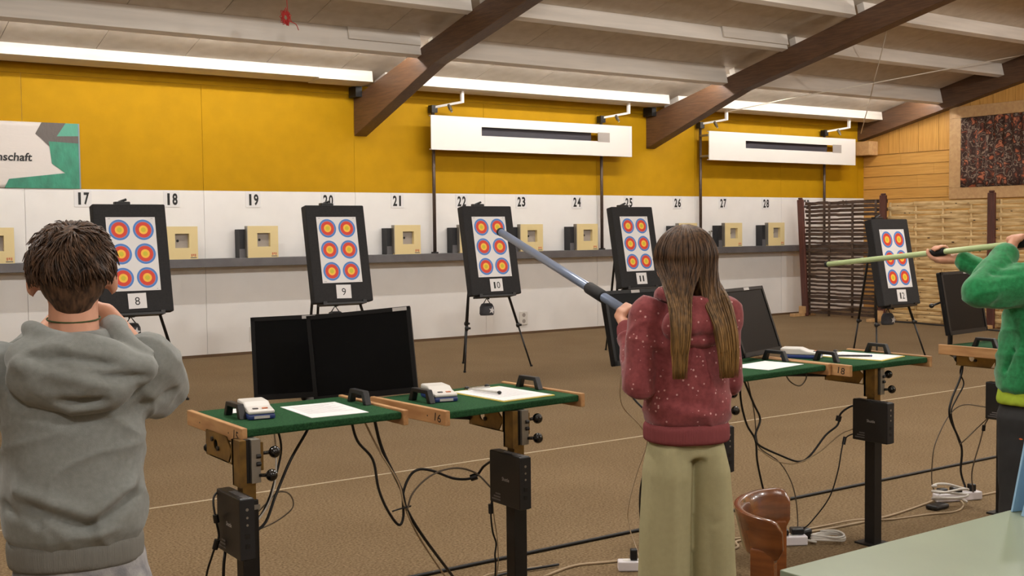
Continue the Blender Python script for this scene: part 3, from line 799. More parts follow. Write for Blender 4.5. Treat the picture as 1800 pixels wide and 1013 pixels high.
def mini_pc(n, zc=.6, rz=0):
    px, py = POSTS[n]
    t = thing('mini_pc', 'slim black mini computer on the post of '+MPL[n], 'computer', (px, py, zc), rz, 'mini computers on the table posts')
    MB().box(-.078, -.032, -.135, .06, -.098, .095).build('case', M_black, t, bevel=.004)
    MB().box(-.0785, -.0315, -.138, -.135, -.094, .091).build('front_panel', M_housing, t)
    m = MB()
    for q in range(7): m.box(-.066, -.044, -.13+.018*q, -.12+.018*q, .0945, .0965)
    m.build('vent_slots', M_ledge, t)
    for (zz, rr, mm) in ((.06, .005, M_alu), (.035, .004, M_alu), (.012, .004, M_alu)):
        MB().tube([(-.055, -.1385, zz), (-.055, -.1365, zz)], rr, 8).build('button', mm, t)
    for zz in (-.03, -.06): MB().box(-.062, -.048, -.1395, -.137, zz, zz+.014).build('port', M_steel, t)
    m = MB(); text_into(m, 'Shuttle', .045, .013, MX(-.0788, -.045, .0, ('Z', R(-90)), ('X', R(90))), bold=.0); m.build('lettering', M_lbl, t)
    m = MB()
    for q in range(3): m.box(-.0786, -.078, -.01-.0, .045-.012*q, -.085+.011*q, -.08+.011*q)
    m.build('type_label', M_ledge, t)
    MB().box(-.034, -.027, -.06, .03, -.06, .06).build('mount', M_steel, t)
    MB().box(-.036, .03, -.034, -.03, .03, .045).build('strap', M_alu, t)
    return t
for n in (15, 16, 17, 18, 19): mini_pc(n)

# ------------------------------------------------------------------ monitors
def monitor(n, c, rz, tilt, roll, lab, arm_to, tagx=.13, logo=False, ymin=3.985):
    t = thing('monitor', lab, 'monitor', c, 0, 'monitors beside the tables')
    Mr = Matrix.Rotation(rz, 4, 'Z') @ Matrix.Rotation(-tilt, 4, 'X') @ Matrix.Rotation(-roll, 4, 'Y')
    t.rotation_euler = Mr.to_euler()
    Wd, Hd = .412, .342; h, v = Wd/2, Hd/2
    MB().box(-h, h, .006, .032, -v, v).build('back_shell', M_bezel, t, bevel=.006)
    m = MB(); b = .016
    m.box(-h, h, 0, .008, v-b, v).box(-h, h, 0, .008, -v, -v+b*1.4).box(-h, -h+b, 0, .008, -v, v).box(h-b, h, 0, .008, -v, v)
    m.build('bezel', M_bezel, t)
    MB().box(-h+b, h-b, .003, .0065, -v+b*1.4, v-b).build('screen', M_screen, t)
    MB().box(-.12, .12, .03, .055, -.1, .1).build('rear_cover', M_bezel, t, bevel=.012)
    MB().box(tagx-.028, tagx+.028, -.001, 0, v-.0155, v-.002).build('name_tag', M_lbl, t)
    if logo:
        m = MB(); text_into(m, 'acer', .03, .008, WALLM(0, -.0005, -v+.011), bold=.0); m.build('logo', M_ledge, t)
    MB().box(h-.025, h-.02, -.001, 0, -v+.009, -v+.012).build('power_light', M_ledge, t)
    Mi = (Matrix.Translation(c) @ Mr).inverted()
    bk = Matrix.Translation(c) @ Mr @ Vector((0, .055, 0)); bk2 = Matrix.Translation(c) @ Mr @ Vector((0, .09, -.03))
    a = Vector(arm_to)
    yb2 = max(bk2.y, ymin); pts = [bk, bk2, Vector((bk2.x, yb2, .88)), Vector((bk2.x, yb2, .81)), Vector((bk2.x, yb2-.03, .792)), a]
    MB().tube([Mi @ p for p in smooth_path(pts, 4)], .014, 8).build('monitor_arm', M_steel, t, smooth=True)
    MB().box(-.05, .05, .055, .062, -.05, .05).build('mount_plate', M_steel, t)
def undr(n, dz=.79): return (POSTS[n][0]-.034, POSTS[n][1]+.254, dz)
monitor(15, (1.985, 4.36, .995), R(-24), R(3), R(1.5), 'black monitor with its right half behind a second monitor, above table 15', undr(15), .03)
monitor(16, (2.075, 4.01, 1.026), R(-37), R(4), R(5.2), 'black tilted monitor overlapping another one, between tables 15 and 16', undr(16), .165, True)
monitor(17, (3.50, 3.98, 1.06), R(6), R(12), R(0), 'black monitor half hidden behind the long-haired girl', undr(17), 0)
monitor(18, (4.17, 3.905, 1.053), R(17), R(19), R(0), 'black leaning monitor standing alone over table 17', undr(18), .02)
monitor(19, (5.60, 3.70, 1.09), R(6), R(10), R(0), 'black monitor behind the bent arm of the child in green', undr(19), .06, False, 3.70)
t = thing('lever', 'thin black lever with knob sticking out beside the monitor near the child in green', 'lever', (5.39, 3.72, 1.08))
MB().tube([(.06, .02, .015), (-.055, 0, .0)], .006, 8).build('rod', M_black, t, smooth=True); MB().ell((-.06, 0, 0), (.016, .013, .013), nu=10, nv=6).build('knob', M_knob, t, smooth=True)

# ------------------------------------------------------------------ things on the tables
def control_box(X0, Y0, z0, rz, lab):
    t = thing('control_box', lab, 'controller', (X0, Y0, z0), rz, 'white hand controllers on the tables')
    MB().box(-.046, .046, -.095, .095, 0, .018).build('base', M_devblue, t, bevel=.006)
    m = MB(); prof = [(-.094, .018), (.094, .018), (.094, .05), (.0, .05), (-.03, .038), (-.094, .03)]
    nn = len(prof); m.add([(-.045, y, z) for y, z in prof]+[(.045, y, z) for y, z in prof], [tuple(range(nn-1, -1, -1)), tuple(range(nn, 2*nn))]+[(j, (j+1) % nn, nn+(j+1) % nn, nn+j) for j in range(nn)])
    m.build('cover', M_dev, t, bevel=.006)
    for q, mm in ((-.016, M_ledge), (.016, M_redprint)): MB().box(q-.009, q+.009, -.072, -.06, .033, .0365).build('button', mm, t)
    MB().box(-.026, .026, -.0962, -.095, .004, .013).build('type_label', M_lbl, t)
control_box(1.505, 3.70, .88, R(-10), 'white controller with blue base and two buttons on table 15')
control_box(2.238, 3.70, .87, R(-14), 'white controller with blue base beside the clipboard on table 16')
control_box(4.34, 3.755, .87, R(30), 'white controller behind the black handle on table 18')
def sheet(name, X0, Y0, z0, rz, a, b, mm, lab, cat, lines=True):
    t = thing(name, lab, cat, (X0, Y0, z0), rz)
    MB().box(-a/2, a/2, -b/2, b/2, 0, .0015).build('page', mm, t)
    if lines:
        m = MB()
        for q in range(11): m.box(-a*.4, a*(.4-.3*((q*7) % 5)/5), b*.38-q*b*.06-.0012, b*.38-q*b*.06+.0012, .0016, .0019)
        m.build('printed_lines', M_papershade, t)
    return t
sheet('paper_sheet', 1.745, 3.67, .88, R(-3), .21, .297, M_paper, 'white printed sheet lying on table 15', 'paper')
sheet('paper_sheet', 1.53, 3.83, .88, R(-12), .15, .1, M_paper, 'small white slip behind the controller on table 15', 'paper', False)
sheet('paper_sheet', 3.97, 3.64, .87, R(10), .297, .21, M_paper, 'white sheet lying on table 17 beside the girl', 'paper', False)
M_yelp = mat('yellow_board_edge', (222, 200, 96), .6)
for (X0, Y0, rz, lab) in ((2.49, 3.645, R(4), 'yellow-edged clipboard with white score sheet on table 16'), (4.59, 3.60, R(12), 'clipboard with white score sheet on table 18')):
    t = thing('clipboard', lab, 'clipboard', (X0, Y0, .87), rz, 'clipboards on the tables')
    MB().box(-.125, .125, -.17, .175, 0, .004).build('board', M_yelp, t, bevel=.001)
    MB().box(-.12, .115, -.163, .155, .004, .006).build('page', M_paper, t)
    m = MB()
    for q in range(10): m.box(-.09, .085, .11-.022*q, .112-.022*q, .0061, .0064)
    m.build('printed_lines', M_papershade, t)
    m = MB(); m.box(-.055, .055, .145, .172, .006, .013); m.build('clip', M_chrome, t)
    for s in (-.05, .05): MB().ell((s, .16, .014), (.01, .012, .007), nu=8, nv=6).build('clip_end', M_black, t, smooth=True)
p = tag(MB().tube([(2.43, 3.76, .884), (2.455, 3.62, .884)], .005, 8).build('pen', M_dev, smooth=True), 'white pen with dark end lying on the clipboard of table 16', 'pen')
MB().ell((2.456, 3.612, .884), (.008, .01, .007), nu=10, nv=6).build('pen_end', M_black, p, smooth=True)
p = tag(MB().tube([(4.45, 3.64, .882), (4.57, 3.53, .882)], .0045, 8).build('pen', M_black, smooth=True), 'dark pen lying on the clipboard of table 18', 'pen')
MB().ell((4.575, 3.526, .882), (.006, .006, .005), nu=8, nv=6).build('pen_end', M_devblue, p, smooth=True)

# ================================================================== CABLES
def cable(pts, r, mm, lab, ferrites=(), name='cable', k=6):
    t = tag(MB().tube(smooth_path(pts, k), r, 7).build(name, mm, smooth=True), lab, 'cable')
    for (a, b) in ferrites:
        MB().tube([a, b], r*2.6, 10).build('ferrite_bead', M_cableb, t)
    return t
cable([(1.66, 3.62, .85), (1.657, 3.62, .823), (1.592, 3.62, .726), (1.527, 3.6, .617), (1.45, 3.53, .54), (1.34, 3.5, .53)], .005, M_cableb, 'thick black cable from under table 15 to its computer')
cable([(1.550, 3.633, .855), (1.566, 3.633, .769), (1.543, 3.633, .674), (1.506, 3.613, .601), (1.440, 3.553, .56), (1.340, 3.513, .56)], .004, M_cableb, 'black cable hanging behind the round knob of table 15')
cable([(1.535, 3.618, .855), (1.540, 3.618, .74), (1.530, 3.608, .66), (1.490, 3.588, .585), (1.400, 3.508, .55), (1.340, 3.488, .55)], .003, M_cablew, 'pale thin cable running down beside the knob of table 15')
cable([(1.340, 3.526, .52), (1.450, 3.626, .50), (1.546, 3.646, .517), (1.609, 3.646, .556), (1.600, 3.646, .603), (1.558, 3.646, .617), (1.506, 3.626, .591), (1.420, 3.566, .56), (1.340, 3.526, .555)], .0025, M_cablegrey, 'thin grey cable forming a loop right of the computer on post 15')
cable([(1.30, 3.5, .69), (1.272, 3.49, .667), (1.265, 3.46, .613), (1.275, 3.46, .557), (1.268, 3.46, .531), (1.255, 3.47, .488), (1.243, 3.5, .40), (1.25, 3.55, .2), (1.3, 3.6, .008), (1.6, 3.66, .008)], .0035, M_cableb, 'black cable with ferrite beads hanging left of post 15', [((1.266, 3.46, .62), (1.269, 3.46, .595)), ((1.27, 3.46, .54), (1.263, 3.465, .51))])
cable([(1.31, 3.5, .5), (1.298, 3.47, .49), (1.288, 3.46, .44), (1.30, 3.5, .3), (1.33, 3.58, .1), (1.42, 3.64, .008), (1.8, 3.72, .008)], .005, M_cableb, 'thick black cable dropping to the floor behind post 15')
cable([(1.823, 3.62, .855), (1.849, 3.62, .766), (1.909, 3.62, .691), (1.93, 3.62, .585), (1.963, 3.62, .504), (2.016, 3.632, .435), (2.038, 3.634, .461), (2.039, 3.634, .545), (2.064, 3.632, .604), (2.096, 3.62, .63), (2.156, 3.62, .618), (2.255, 3.62, .575), (2.327, 3.6, .574), (2.345, 3.56, .62), (2.345, 3.505, .65)], .005, M_cableb, 'black cable drooping in loops between table 15 and the computer of table 16', [((2.315, 3.605, .572), (2.335, 3.59, .58))])
cable([(1.914, 3.62, .855), (1.948, 3.62, .723), (2.023, 3.62, .568), (2.045, 3.62, .491), (2.14, 3.66, .36), (2.4, 3.85, .1), (2.52, 3.98, .01), (2.75, 4.06, .01), (3.05, 4.03, .01)], .006, M_cableb, 'thick black cable running from table 15 down to the floor near post 16')
cable([(1.862, 3.61, .855), (1.933, 3.61, .718), (2.007, 3.61, .595), (2.030, 3.61, .508), (2.122, 3.668, .365), (2.362, 3.868, .115), (2.48, 3.99, .008), (2.72, 4.10, .008), (2.98, 4.06, .008)], .0035, M_cablebe, 'beige cable tied alongside the thick black one near post 16')
cable([(2.034, 3.60, .490), (2.062, 3.597, .556), (2.144, 3.60, .608), (2.243, 3.6, .62), (2.319, 3.58, .596), (2.35, 3.53, .55), (2.35, 3.49, .53)], .0035, M_cablegrey, 'dark thin cable arching from the tied bundle to the computer of table 16')
cable([(1.975, 3.6, .497), (2.01, 3.605, .5), (2.05, 3.6, .505), (2.052, 3.625, .497), (2.03, 3.63, .495)], .003, M_cableb, 'black cable tie around the bundle between tables 15 and 16', name='cable_tie', k=3)
cable([(2.345, 3.5, .53), (2.335, 3.5, .461), (2.342, 3.5, .385), (2.357, 3.5, .339), (2.351, 3.5, .297), (2.36, 3.51, .242), (2.38, 3.56, .1), (2.45, 3.7, .008), (2.7, 3.9, .008)], .0035, M_cableb, 'black cable with ferrite bead hanging left of post 16', [((2.334, 3.5, .49), (2.335, 3.5, .455))])
cable([(2.35, 3.51, .5), (2.355, 3.51, .44), (2.375, 3.52, .35), (2.378, 3.52, .25), (2.39, 3.58, .1), (2.5, 3.72, .008), (2.75, 3.93, .008)], .0022, M_cablebe, 'thin beige cable hanging beside post 16')
cable([(3.884, 3.72, .85), (3.861, 3.7, .722), (3.899, 3.7, .599), (3.959, 3.7, .513), (3.974, 3.7, .40), (4.05, 3.71, .2), (4.10, 3.685, .11), (4.117, 3.672, .074)], .005, M_cableb, 'thick black cable falling from table 17 to the white power strip')
cable([(3.80, 3.64, .85), (3.86, 3.62, .708), (3.904, 3.62, .63), (3.863, 3.61, .564), (3.871, 3.6, .519), (4.01, 3.6, .455), (4.147, 3.6, .406), (4.227, 3.6, .429), (4.307, 3.58, .515), (4.37, 3.56, .561), (4.38, 3.55, .615), (4.41, 3.52, .65), (4.42, 3.485, .66)], .005, M_cableb, 'black cable sagging from table 17 to the computer of table 18', [((4.373, 3.56, .58), (4.378, 3.556, .605))])
cable([(3.85, 3.66, .85), (3.894, 3.65, .672), (3.913, 3.65, .538), (3.943, 3.65, .482), (4.074, 3.65, .399), (4.165, 3.65, .265), (4.24, 3.69, .08), (4.22, 3.7, .02)], .003, M_cablegrey, 'thin grey cable falling from table 17 to the floor')
cable([(3.857, 3.59, .503), (3.988, 3.59, .429), (4.124, 3.59, .404), (4.263, 3.58, .441), (4.37, 3.54, .52), (4.42, 3.48, .555)], .0028, M_cablebe, 'beige cable sagging below the black one to the computer of table 18')
cable([(4.42, 3.49, .53), (4.345, 3.5, .498), (4.30, 3.5, .356), (4.285, 3.54, .223), (4.275, 3.64, .09), (4.272, 3.685, .05)], .0032, M_cableb, 'black cable with ferrite bead dropping to the strip with coiled cord', [((4.352, 3.5, .515), (4.34, 3.5, .48))])
cable([(4.02, 3.58, .845), (4.035, 3.56, .80), (4.09, 3.55, .775), (4.145, 3.56, .80), (4.16, 3.57, .845)], .003, M_cablegrey, 'short dark cable hanging in a bow under table 17')
cable([(5.47, 3.64, .86), (5.508, 3.65, .761), (5.488, 3.65, .685), (5.408, 3.65, .569), (5.399, 3.65, .478), (5.504, 3.65, .312), (5.53, 3.67, .171), (5.62, 3.7, .06)], .006, M_cableb, 'thick black cable falling to the far power strip with white coil')
cable([(5.55, 3.62, .86), (5.503, 3.66, .729), (5.535, 3.66, .649), (5.474, 3.66, .577), (5.423, 3.66, .505), (5.466, 3.66, .393), (5.512, 3.66, .31)], .004, M_cableb, 'second black cable twisted round the thick one left of the child in green')
cable([(5.41, 3.45, .56), (5.45, 3.6, .55), (5.42, 3.66, .50), (5.314, 3.66, .394), (5.265, 3.66, .293), (5.35, 3.72, .1), (5.48, 3.74, .03)], .003, M_cablegrey, 'grey cable curving left from the computer behind the child in green')
cable([(5.41, 3.44, .5), (5.5, 3.55, .43), (5.46, 3.6, .36), (5.475, 3.64, .33)], .003, M_cablegrey, 'short grey cable joining the black bundle left of the child in green')
cable([(5.42, 3.44, .5), (5.43, 3.47, .45), (5.44, 3.5, .36), (5.45, 3.55, .2), (5.6, 3.64, .05)], .0035, M_cablegrey, 'dark cable with ferrite bead hanging left of the post behind the child in green', [((5.43, 3.47, .46), (5.433, 3.475, .43))])
cable([(3.50, 3.9, .88), (3.56, 4.08, .80), (3.545, 4.1, .72), (3.59, 4.0, .62), (3.62, 4.0, .58), (3.607, 4.05, .427), (3.598, 4.1, .263), (3.60, 4.1, .1), (3.62, 4.08, .01), (3.5, 3.95, .01), (3.36, 3.8, .02)], .005, M_cableb, 'black cable hanging behind the girl down to the floor')
cable([(3.43, 4.0, .95), (3.435, 4.05, .80), (3.47, 4.08, .68), (3.56, 4.06, .58), (3.607, 4.06, .5), (3.57, 4.1, .33), (3.524, 4.1, .2), (3.52, 4.1, .109), (3.5, 4.02, .01), (3.365, 3.84, .02)], .0028, M_cablebe, 'thin pale cable bowing out left of the girl down to her power strip')
cable([(2.9, 3.937, .006), (3.103, 3.983, .006), (3.281, 3.93, .006), (3.832, 3.75, .006), (3.97, 3.83, .006), (4.12, 3.80, .006), (4.30, 3.755, .006), (4.529, 3.715, .006), (4.936, 3.698, .006), (5.33, 3.745, .006), (5.422, 3.752, .016)], .006, M_cablebe, 'beige cable lying along the carpet behind the table posts')
cable([(3.75, 3.86, .005), (3.95, 3.875, .005), (4.15, 3.84, .005), (4.35, 3.79, .005), (4.55, 3.765, .007), (4.72, 3.715, .018), (4.897, 3.65, .005), (5.131, 3.60, .005), (5.30, 3.55, .005), (5.45, 3.60, .005), (5.52, 3.67, .02)], .005, M_cablebe, 'second beige cable curving across the carpet to the far power strip')
cable([(5.72, 3.68, .006), (6.13, 3.655, .006), (7.2, 3.6, .006)], .006, M_cablebe, 'beige cable leaving the far power strip towards the right')
cable([(2.0, 4.275, .008), (3.2, 4.268, .008), (4.5, 4.262, .008), (5.8, 4.25, .008), (7.6, 4.235, .008)], .0085, M_cableb, 'long thick black cable lying straight across the carpet', name='floor_cable')
cable([(15.3, 11.5, .008), (15.33, 11.0, .008), (15.25, 10.6, .008), (15.2, 10.1, .008), (15.05, 9.5, .008), (15.0, 8.5, .008)], .014, M_cableb, 'black cable lying along the foot of the bamboo fence')

def power_strip(X0, Y0, rz, lab, coil, plugs):
    t = thing('power_strip', lab, 'power strip', (X0, Y0, 0), rz, 'white power strips on the carpet')
    MB().box(-.15, .13, -.028, .028, .001, .045).build('body', M_strip, t, bevel=.006)
    for q in range(4): MB().tube([(-.11+.06*q, 0, .0445), (-.11+.06*q, 0, .0465)], .019, 12).build('outlet', M_socket, t)
    for (px, py, sx, sy, sz) in plugs: MB().box(px-sx, px+sx, py-sy, py+sy, .046, .046+sz).build('plug', M_black, t, bevel=.006)
    pts = [(.13, 0, .02), (.17, -.02, .015)]
    for q in range(int(coil*3*8)):
        a = q*2*math.pi/8; rr = 1+.1*math.sin(q*1.7)
        pts.append((.24+.075*math.cos(a+2.6)*rr, .01+.05*math.sin(a+2.6)*rr, .012+.0022*q*.5+.012*abs(math.sin(q*.8))))
    if coil: MB().tube(smooth_path(pts, 3), .006, 6).build('cord', M_cablew, t, smooth=True)
    return t
power_strip(4.10, 3.68, R(-31), 'white power strip with coiled cord right of the wooden chair', 1, [(.02, .0, .022, .018, .03), (.09, .02, .03, .025, .03)])
power_strip(5.56, 3.70, R(-20), 'white power strip with bundled cord near the child in green', 0, [(-.02, .0, .03, .02, .03), (.08, 0, .018, .018, .04), (-.1, .01, .025, .02, .025)])
t = tag(MB().tube(smooth_path([(5.38+.10*math.cos(a)*(1+.06*math.sin(3*a)), 3.63+.032*math.sin(a)-.10*math.cos(a)*.35, .037+.004*i_+.006*math.sin(a*2.3)-.016*max(0, math.cos(a))) for i_, a in enumerate([q*2*math.pi/9 for q in range(24)])], 3), .0065, 6).build('cord_bundle', M_cablew, smooth=True), 'bundled white cord lying in front of the far power strip', 'cord')
tag(MB().box(5.24, 5.36, 3.62, 3.69, .001, .026).build('power_adapter', M_black, bevel=.01), 'black power adapter under the bundled white cord', 'adapter')
power_strip(3.35, 3.745, R(-35), 'white power strip behind the legs of the long-haired girl', 0, [(.03, .0, .02, .018, .045), (-.08, .0, .016, .016, .05)])
tag(MB().box(4.235, 4.31, 3.655, 3.72, .001, .052).build('power_adapter', M_black, bevel=.012), 'black power adapter beside the coiled white cord', 'adapter')

# ================================================================== FOREGROUND TABLE AND CHAIR
t = thing('cafe_table', 'grey-green laminate table in the foreground', 'table', (2.9, 1.1, 0))
MB().box(-1.0, 1.3, -.45, .605, .728, .75).build('table_top', M_tabletop, t, bevel=.003)
MB().box(-.995, 1.295, -.445, .6, .705, .728).build('edge_band', M_tabledge, t)
for (a, b) in ((-.8, -.3), (-.8, .3), (1.1, -.3), (1.1, .3)): MB().box(a-.025, a+.025, b-.025, b+.025, 0, .705).build('leg', M_steel, t)
t = thing('folder', 'light blue cardboard folder standing upright on the foreground table', 'folder', (2.75, 1.650, .75), R(-14))
MB().prism([(0, 0), (.3, 0), (.34, .26), (.085, .26)], MX(0, 0, .001, ('X', R(90))), .012).build('front_cover', M_bluecard, t)
MB().prism([(0, 0), (.3, 0), (.34, .26), (.085, .26)], MX(0.01, .045, .001, ('X', R(85))), .006).build('back_cover', M_bluecard, t)
A = Vector((2.147, 1.898, 0)); hh_ = Vector((.782, .623, 0)); ll = Vector((-.623, .782, 0))
t = thing('wooden_chair', 'varnished wooden chair with curved wraparound backrest beside the foreground table', 'chair', (A.x, A.y, 0))
m = MB(); N = 28; T0, T1 = R(-88), R(88)
for i_ in range(N+1):
    a = T0+(T1-T0)*i_/N; e = min(1, (1-abs(2*i_/N-1))*5); e = math.sqrt(max(0, 1-(1-e)**2))
    hb = .052*(.45+.55*e); zc = .772
    for (rr, zz, o_) in ((-.011, -hb, -.012), (.011, -hb, -.012), (.012, hb*.7, .006), (.008, hb, .012), (-.008, hb, .012), (-.012, hb*.7, .006)):
        p = ll*((.112+rr+o_)*math.cos(a))+hh_*((.165+rr+o_)*math.sin(a))
        m.v.append(Vector((p.x, p.y, zc+zz)))
for i_ in range(N):
    for c in range(6): m.f.append((i_*6+c, i_*6+(c+1) % 6, (i_+1)*6+(c+1) % 6, (i_+1)*6+c)); m.mi.append(0)
m.f += [tuple(range(5, -1, -1)), tuple(N*6+c for c in range(6))]; m.mi += [0, 0]
m.build('backrest', M_wood, t, smooth=True, bevel=.003)
def arcp(a, z, ro=0): p = ll*((.106+ro)*math.cos(a))+hh_*((.158+ro)*math.sin(a)); return Vector((p.x, p.y, z))
for a in (R(-62), R(66)):
    m = MB(); m.bar(arcp(a, .745), arcp(a, .45, -.0), .06, .026, upv=tuple(arcp(a, 0).normalized())); m.build('back_post', M_wood, t, bevel=.004)
sc_ = -ll*.1
m = MB(); m.loft([(sc_.x, sc_.y, .425, .2, .2), (sc_.x, sc_.y, .44, .21, .21), (sc_.x, sc_.y, .455, .2, .2)], 28); m.build('seat', M_wood, t)
for a in range(4):
    d = Vector((math.cos(a*math.pi/2+.6), math.sin(a*math.pi/2+.6), 0))
    MB().tube([Vector((sc_.x, sc_.y, .43))+d*.14, Vector((sc_.x, sc_.y, 0))+d*.19], [.02, .014], 10).build('leg', M_woodd, t, smooth=True)

# ================================================================== PEOPLE
def seg_d(p, a, b):
    ab = b-a; t = max(0, min(1, (p-a).dot(ab)/max(ab.dot(ab), 1e-9))); return (p-(a+ab*t)).length
def folds(lst, namp=.004, nsc=(7, 7, 14), seed=0, rid=0.0):
    L = [(Vector(a), Vector(b), w_, am) for (a, b, w_, am) in lst]; off = Vector((seed*3.1, seed*1.7, seed*.9))
    def f(co):
        d = namp*(noise.noise(Vector((co.x*nsc[0], co.y*nsc[1], co.z*nsc[2]))+off) + .5*noise.noise(Vector((co.x*nsc[0]*2.3, co.y*nsc[1]*2.3, co.z*nsc[2]*2.0))+off))
        if rid:
            p_ = Vector((co.x*5.5, co.y*5.5, co.z*8.5))+off; p_ += Vector((noise.noise(p_*.7), 0, noise.noise(p_*.7+Vector((5, 5, 5)))))*.8
            d += rid*((1-abs(noise.noise(p_)))**7-.25)
        for a, b, w_, am in L:
            q = seg_d(co, a, b)/w_
            if q < 2.5: d += am*math.exp(-q*q)
        return d
    return f
def grip_hand(m, C, axis, palm, wrist, R_, sgn=1, s=1.0):
    C = Vector(C); axis = Vector(axis).normalized(); palm = Vector(palm); palm = (palm-axis*palm.dot(axis)).normalized()
    th = axis.cross(palm)*sgn; Rr = R_+.007*s
    at = lambda o, a, r: C+axis*o+(palm*math.cos(R(a))+th*math.sin(R(a)))*r
    pc = C+palm*(Rr+.012*s)
    m.capsule(pc-axis*.026*s, pc+axis*.026*s, .0155*s, .0165*s)
    m.capsule(at(-.024*s, 32, Rr+.007*s), at(.026*s, 32, Rr+.007*s), .013*s, .013*s)
    m.capsule(pc, Vector(wrist).lerp(pc, .35), .021*s, .021*s)
    m.capsule(Vector(wrist), Vector(wrist).lerp(pc, .5), .024*s, .022*s)
    ln = [1.0, 1.08, 1.03, .85]
    for i_ in range(4):
        o = (1.5-i_)*.0175*s; k_ = ln[i_]
        pts = [at(o, 38, Rr+.006*s), at(o, 95*k_, Rr+.004*s), at(o, 165*k_, Rr+.002*s), at(o, 215*k_, Rr+.001*s)]
        rr = [.0098*s, .009*s, .0084*s, .0075*s]
        for q in range(3): m.capsule(pts[q], pts[q+1], rr[q], rr[q+1], 10)
    pts = [pc+axis*.012*s-th*.006*s, at(.034*s, -55, Rr+.006*s), at(.046*s, -105, Rr+.004*s), at(.05*s, -140, Rr+.002*s)]
    rr = [.0135*s, .0108*s, .0095*s, .0082*s]
    for q in range(3): m.capsule(pts[q], pts[q+1], rr[q], rr[q+1], 10)
def head_into(m, c, s=1.0, pitch=0):
    """skull, jaw, nose, ears, neck stub around centre c (skull centre), facing +y"""
    c = Vector(c); Rm = Matrix.Rotation(pitch, 3, 'X')
    P = lambda x_, y_, z_: c+Rm @ Vector((x_*s, y_*s, z_*s))
    m.ell(c, (.073*s, .09*s, .088*s), Rm, 24, 16)
    m.ell(P(0, .028, -.05), (.056*s, .062*s, .062*s), Rm, 20, 12)
    m.ell(P(0, .055, -.085), (.032*s, .03*s, .025*s), Rm)
    m.capsule(P(0, .088, -.01), P(0, .104, -.038), .008*s, .012*s)
    m.capsule(P(-.016, .086, -.066), P(.016, .086, -.066), .007*s, .007*s)
    for sx in (-1, 1):
        m.ell(P(sx*.083, -.006, -.024), (.012*s, .021*s, .032*s), Rm @ Matrix.Rotation(sx*R(-14), 3, 'Z'), 12, 10)
        m.ell(P(sx*.03, .078, .006), (.02*s, .012*s, .008*s), Rm)
    return P
def eyes(P, par, s):
    for sx in (-1, 1):
        e = MB().ell(P(sx*.03, .082, -.012), (.012*s, .009*s, .007*s), nu=12, nv=8).build('eye', M_eye, par, smooth=True)
        MB().ell(P(sx*.03, .0895, -.012), (.005*s, .003*s, .005*s), nu=10, nv=6).build('iris', M_ink, e, smooth=True)
def shoe(par, x_, y_, mm=M_shoe):
    m = MB(); m.ell((x_, y_+.05, .04), (.042, .12, .04)); m.ell((x_, y_-.02, .055), (.038, .055, .055)); m.box(x_-.04, x_+.04, y_-.065, y_+.15, 0, .02)
    remeshed(m, 'shoe', mm, par, .008, 4)
def blowgun(a, b, r, mm, lab, grips, mouth):
    a, b = Vector(a), Vector(b); d = (b-a).normalized()
    t = thing('blowgun', lab, 'blowgun', a)
    L = (b-a).length; Q = lambda s_: d*s_
    MB().tube([Q(0), Q(L)], r, 16, cap=True).build('barrel', mm, t, smooth=True)
    MB().tube([Q(L-.012), Q(L+.004)], r*1.12, 16).build('muzzle_cap', M_grip, t, smooth=True)
    for (s0, s1, rr) in grips: MB().tube([Q(s0), Q(s0+.006), Q(s1-.006), Q(s1)], [rr*.85, rr, rr, rr*.85], 16).build('grip', M_grip, t, smooth=True)
    MB().tube([Q(-mouth), Q(0), Q(.02)], [r*1.5, r*1.15, r*1.1], 16).build('mouthpiece', M_grip, t, smooth=True)
    return t
def person(base, ang, lab):
    return thing('person', lab, 'person', (base[0], base[1], 0), -R(ang), 'children on the shooting line')
def w2l(base, ang, p):
    a = R(ang); f = (math.sin(a), math.cos(a)); r_ = (math.cos(a), -math.sin(a)); dx, dy = p[0]-base[0], p[1]-base[1]
    return Vector((dx*r_[0]+dy*r_[1], dx*f[0]+dy*f[1], p[2]))

# ---------------------------------------------------------------- boy in the grey hoodie, seen from behind
BB, BA = (.642, 2.60), 14.0
P1 = person(BB, BA, 'child with short dark brown hair in grey hoodie aiming a blowgun, right elbow raised')
HC = Vector((0, .015, 1.425)); eR = Vector((.205, .17, 1.125)); sR = Vector((.150, .0, 1.228)); sL = -sR.x; hR = Vector((.045, .215, 1.352)); eL = Vector((-.21, .24, 1.10)); hL = Vector((.005, .46, 1.34))
ga = Vector((0, .135, 1.372)); gb = Vector((-.02, 1.40, 1.352)); gd = (gb-ga).normalized()
m = MB(); Pf = head_into(m, HC, 1.0)
m.capsule((0, -.02, 1.24), (0, .0, 1.385), .056, .05)
m.capsule((0, 0, 1.17), (0, 0, .95), .08, .08); m.capsule((-.045, 0, .85), (.045, 0, .85), .085, .085)
for sx in (-1, 1):
    m.capsule((sx*.08, 0, .82), (sx*.088, .01, .44), .055, .045); m.capsule((sx*.088, .01, .44), (sx*.09, -.01, .08), .048, .035)
m.capsule(sR, eR, .046, .036); wr = eR.lerp(hR, .84); m.capsule(eR, wr, .042, .027)
m.capsule((sL+.01, 0, 1.195), eL, .044, .036); wl = eL.lerp(hL, .86); m.capsule(eL, wl, .037, .026)
grip_hand(m, ga+gd*.07, gd, (.5, -.25, -.6), wr, .014, 1, .9)
grip_hand(m, ga+gd*.36, gd, (-.3, -.2, -1), wl, .014, -1, .9)
body = remeshed(m, 'body', M_skin, P1, .0062, 5)
eyes(Pf, P1, 1.0)
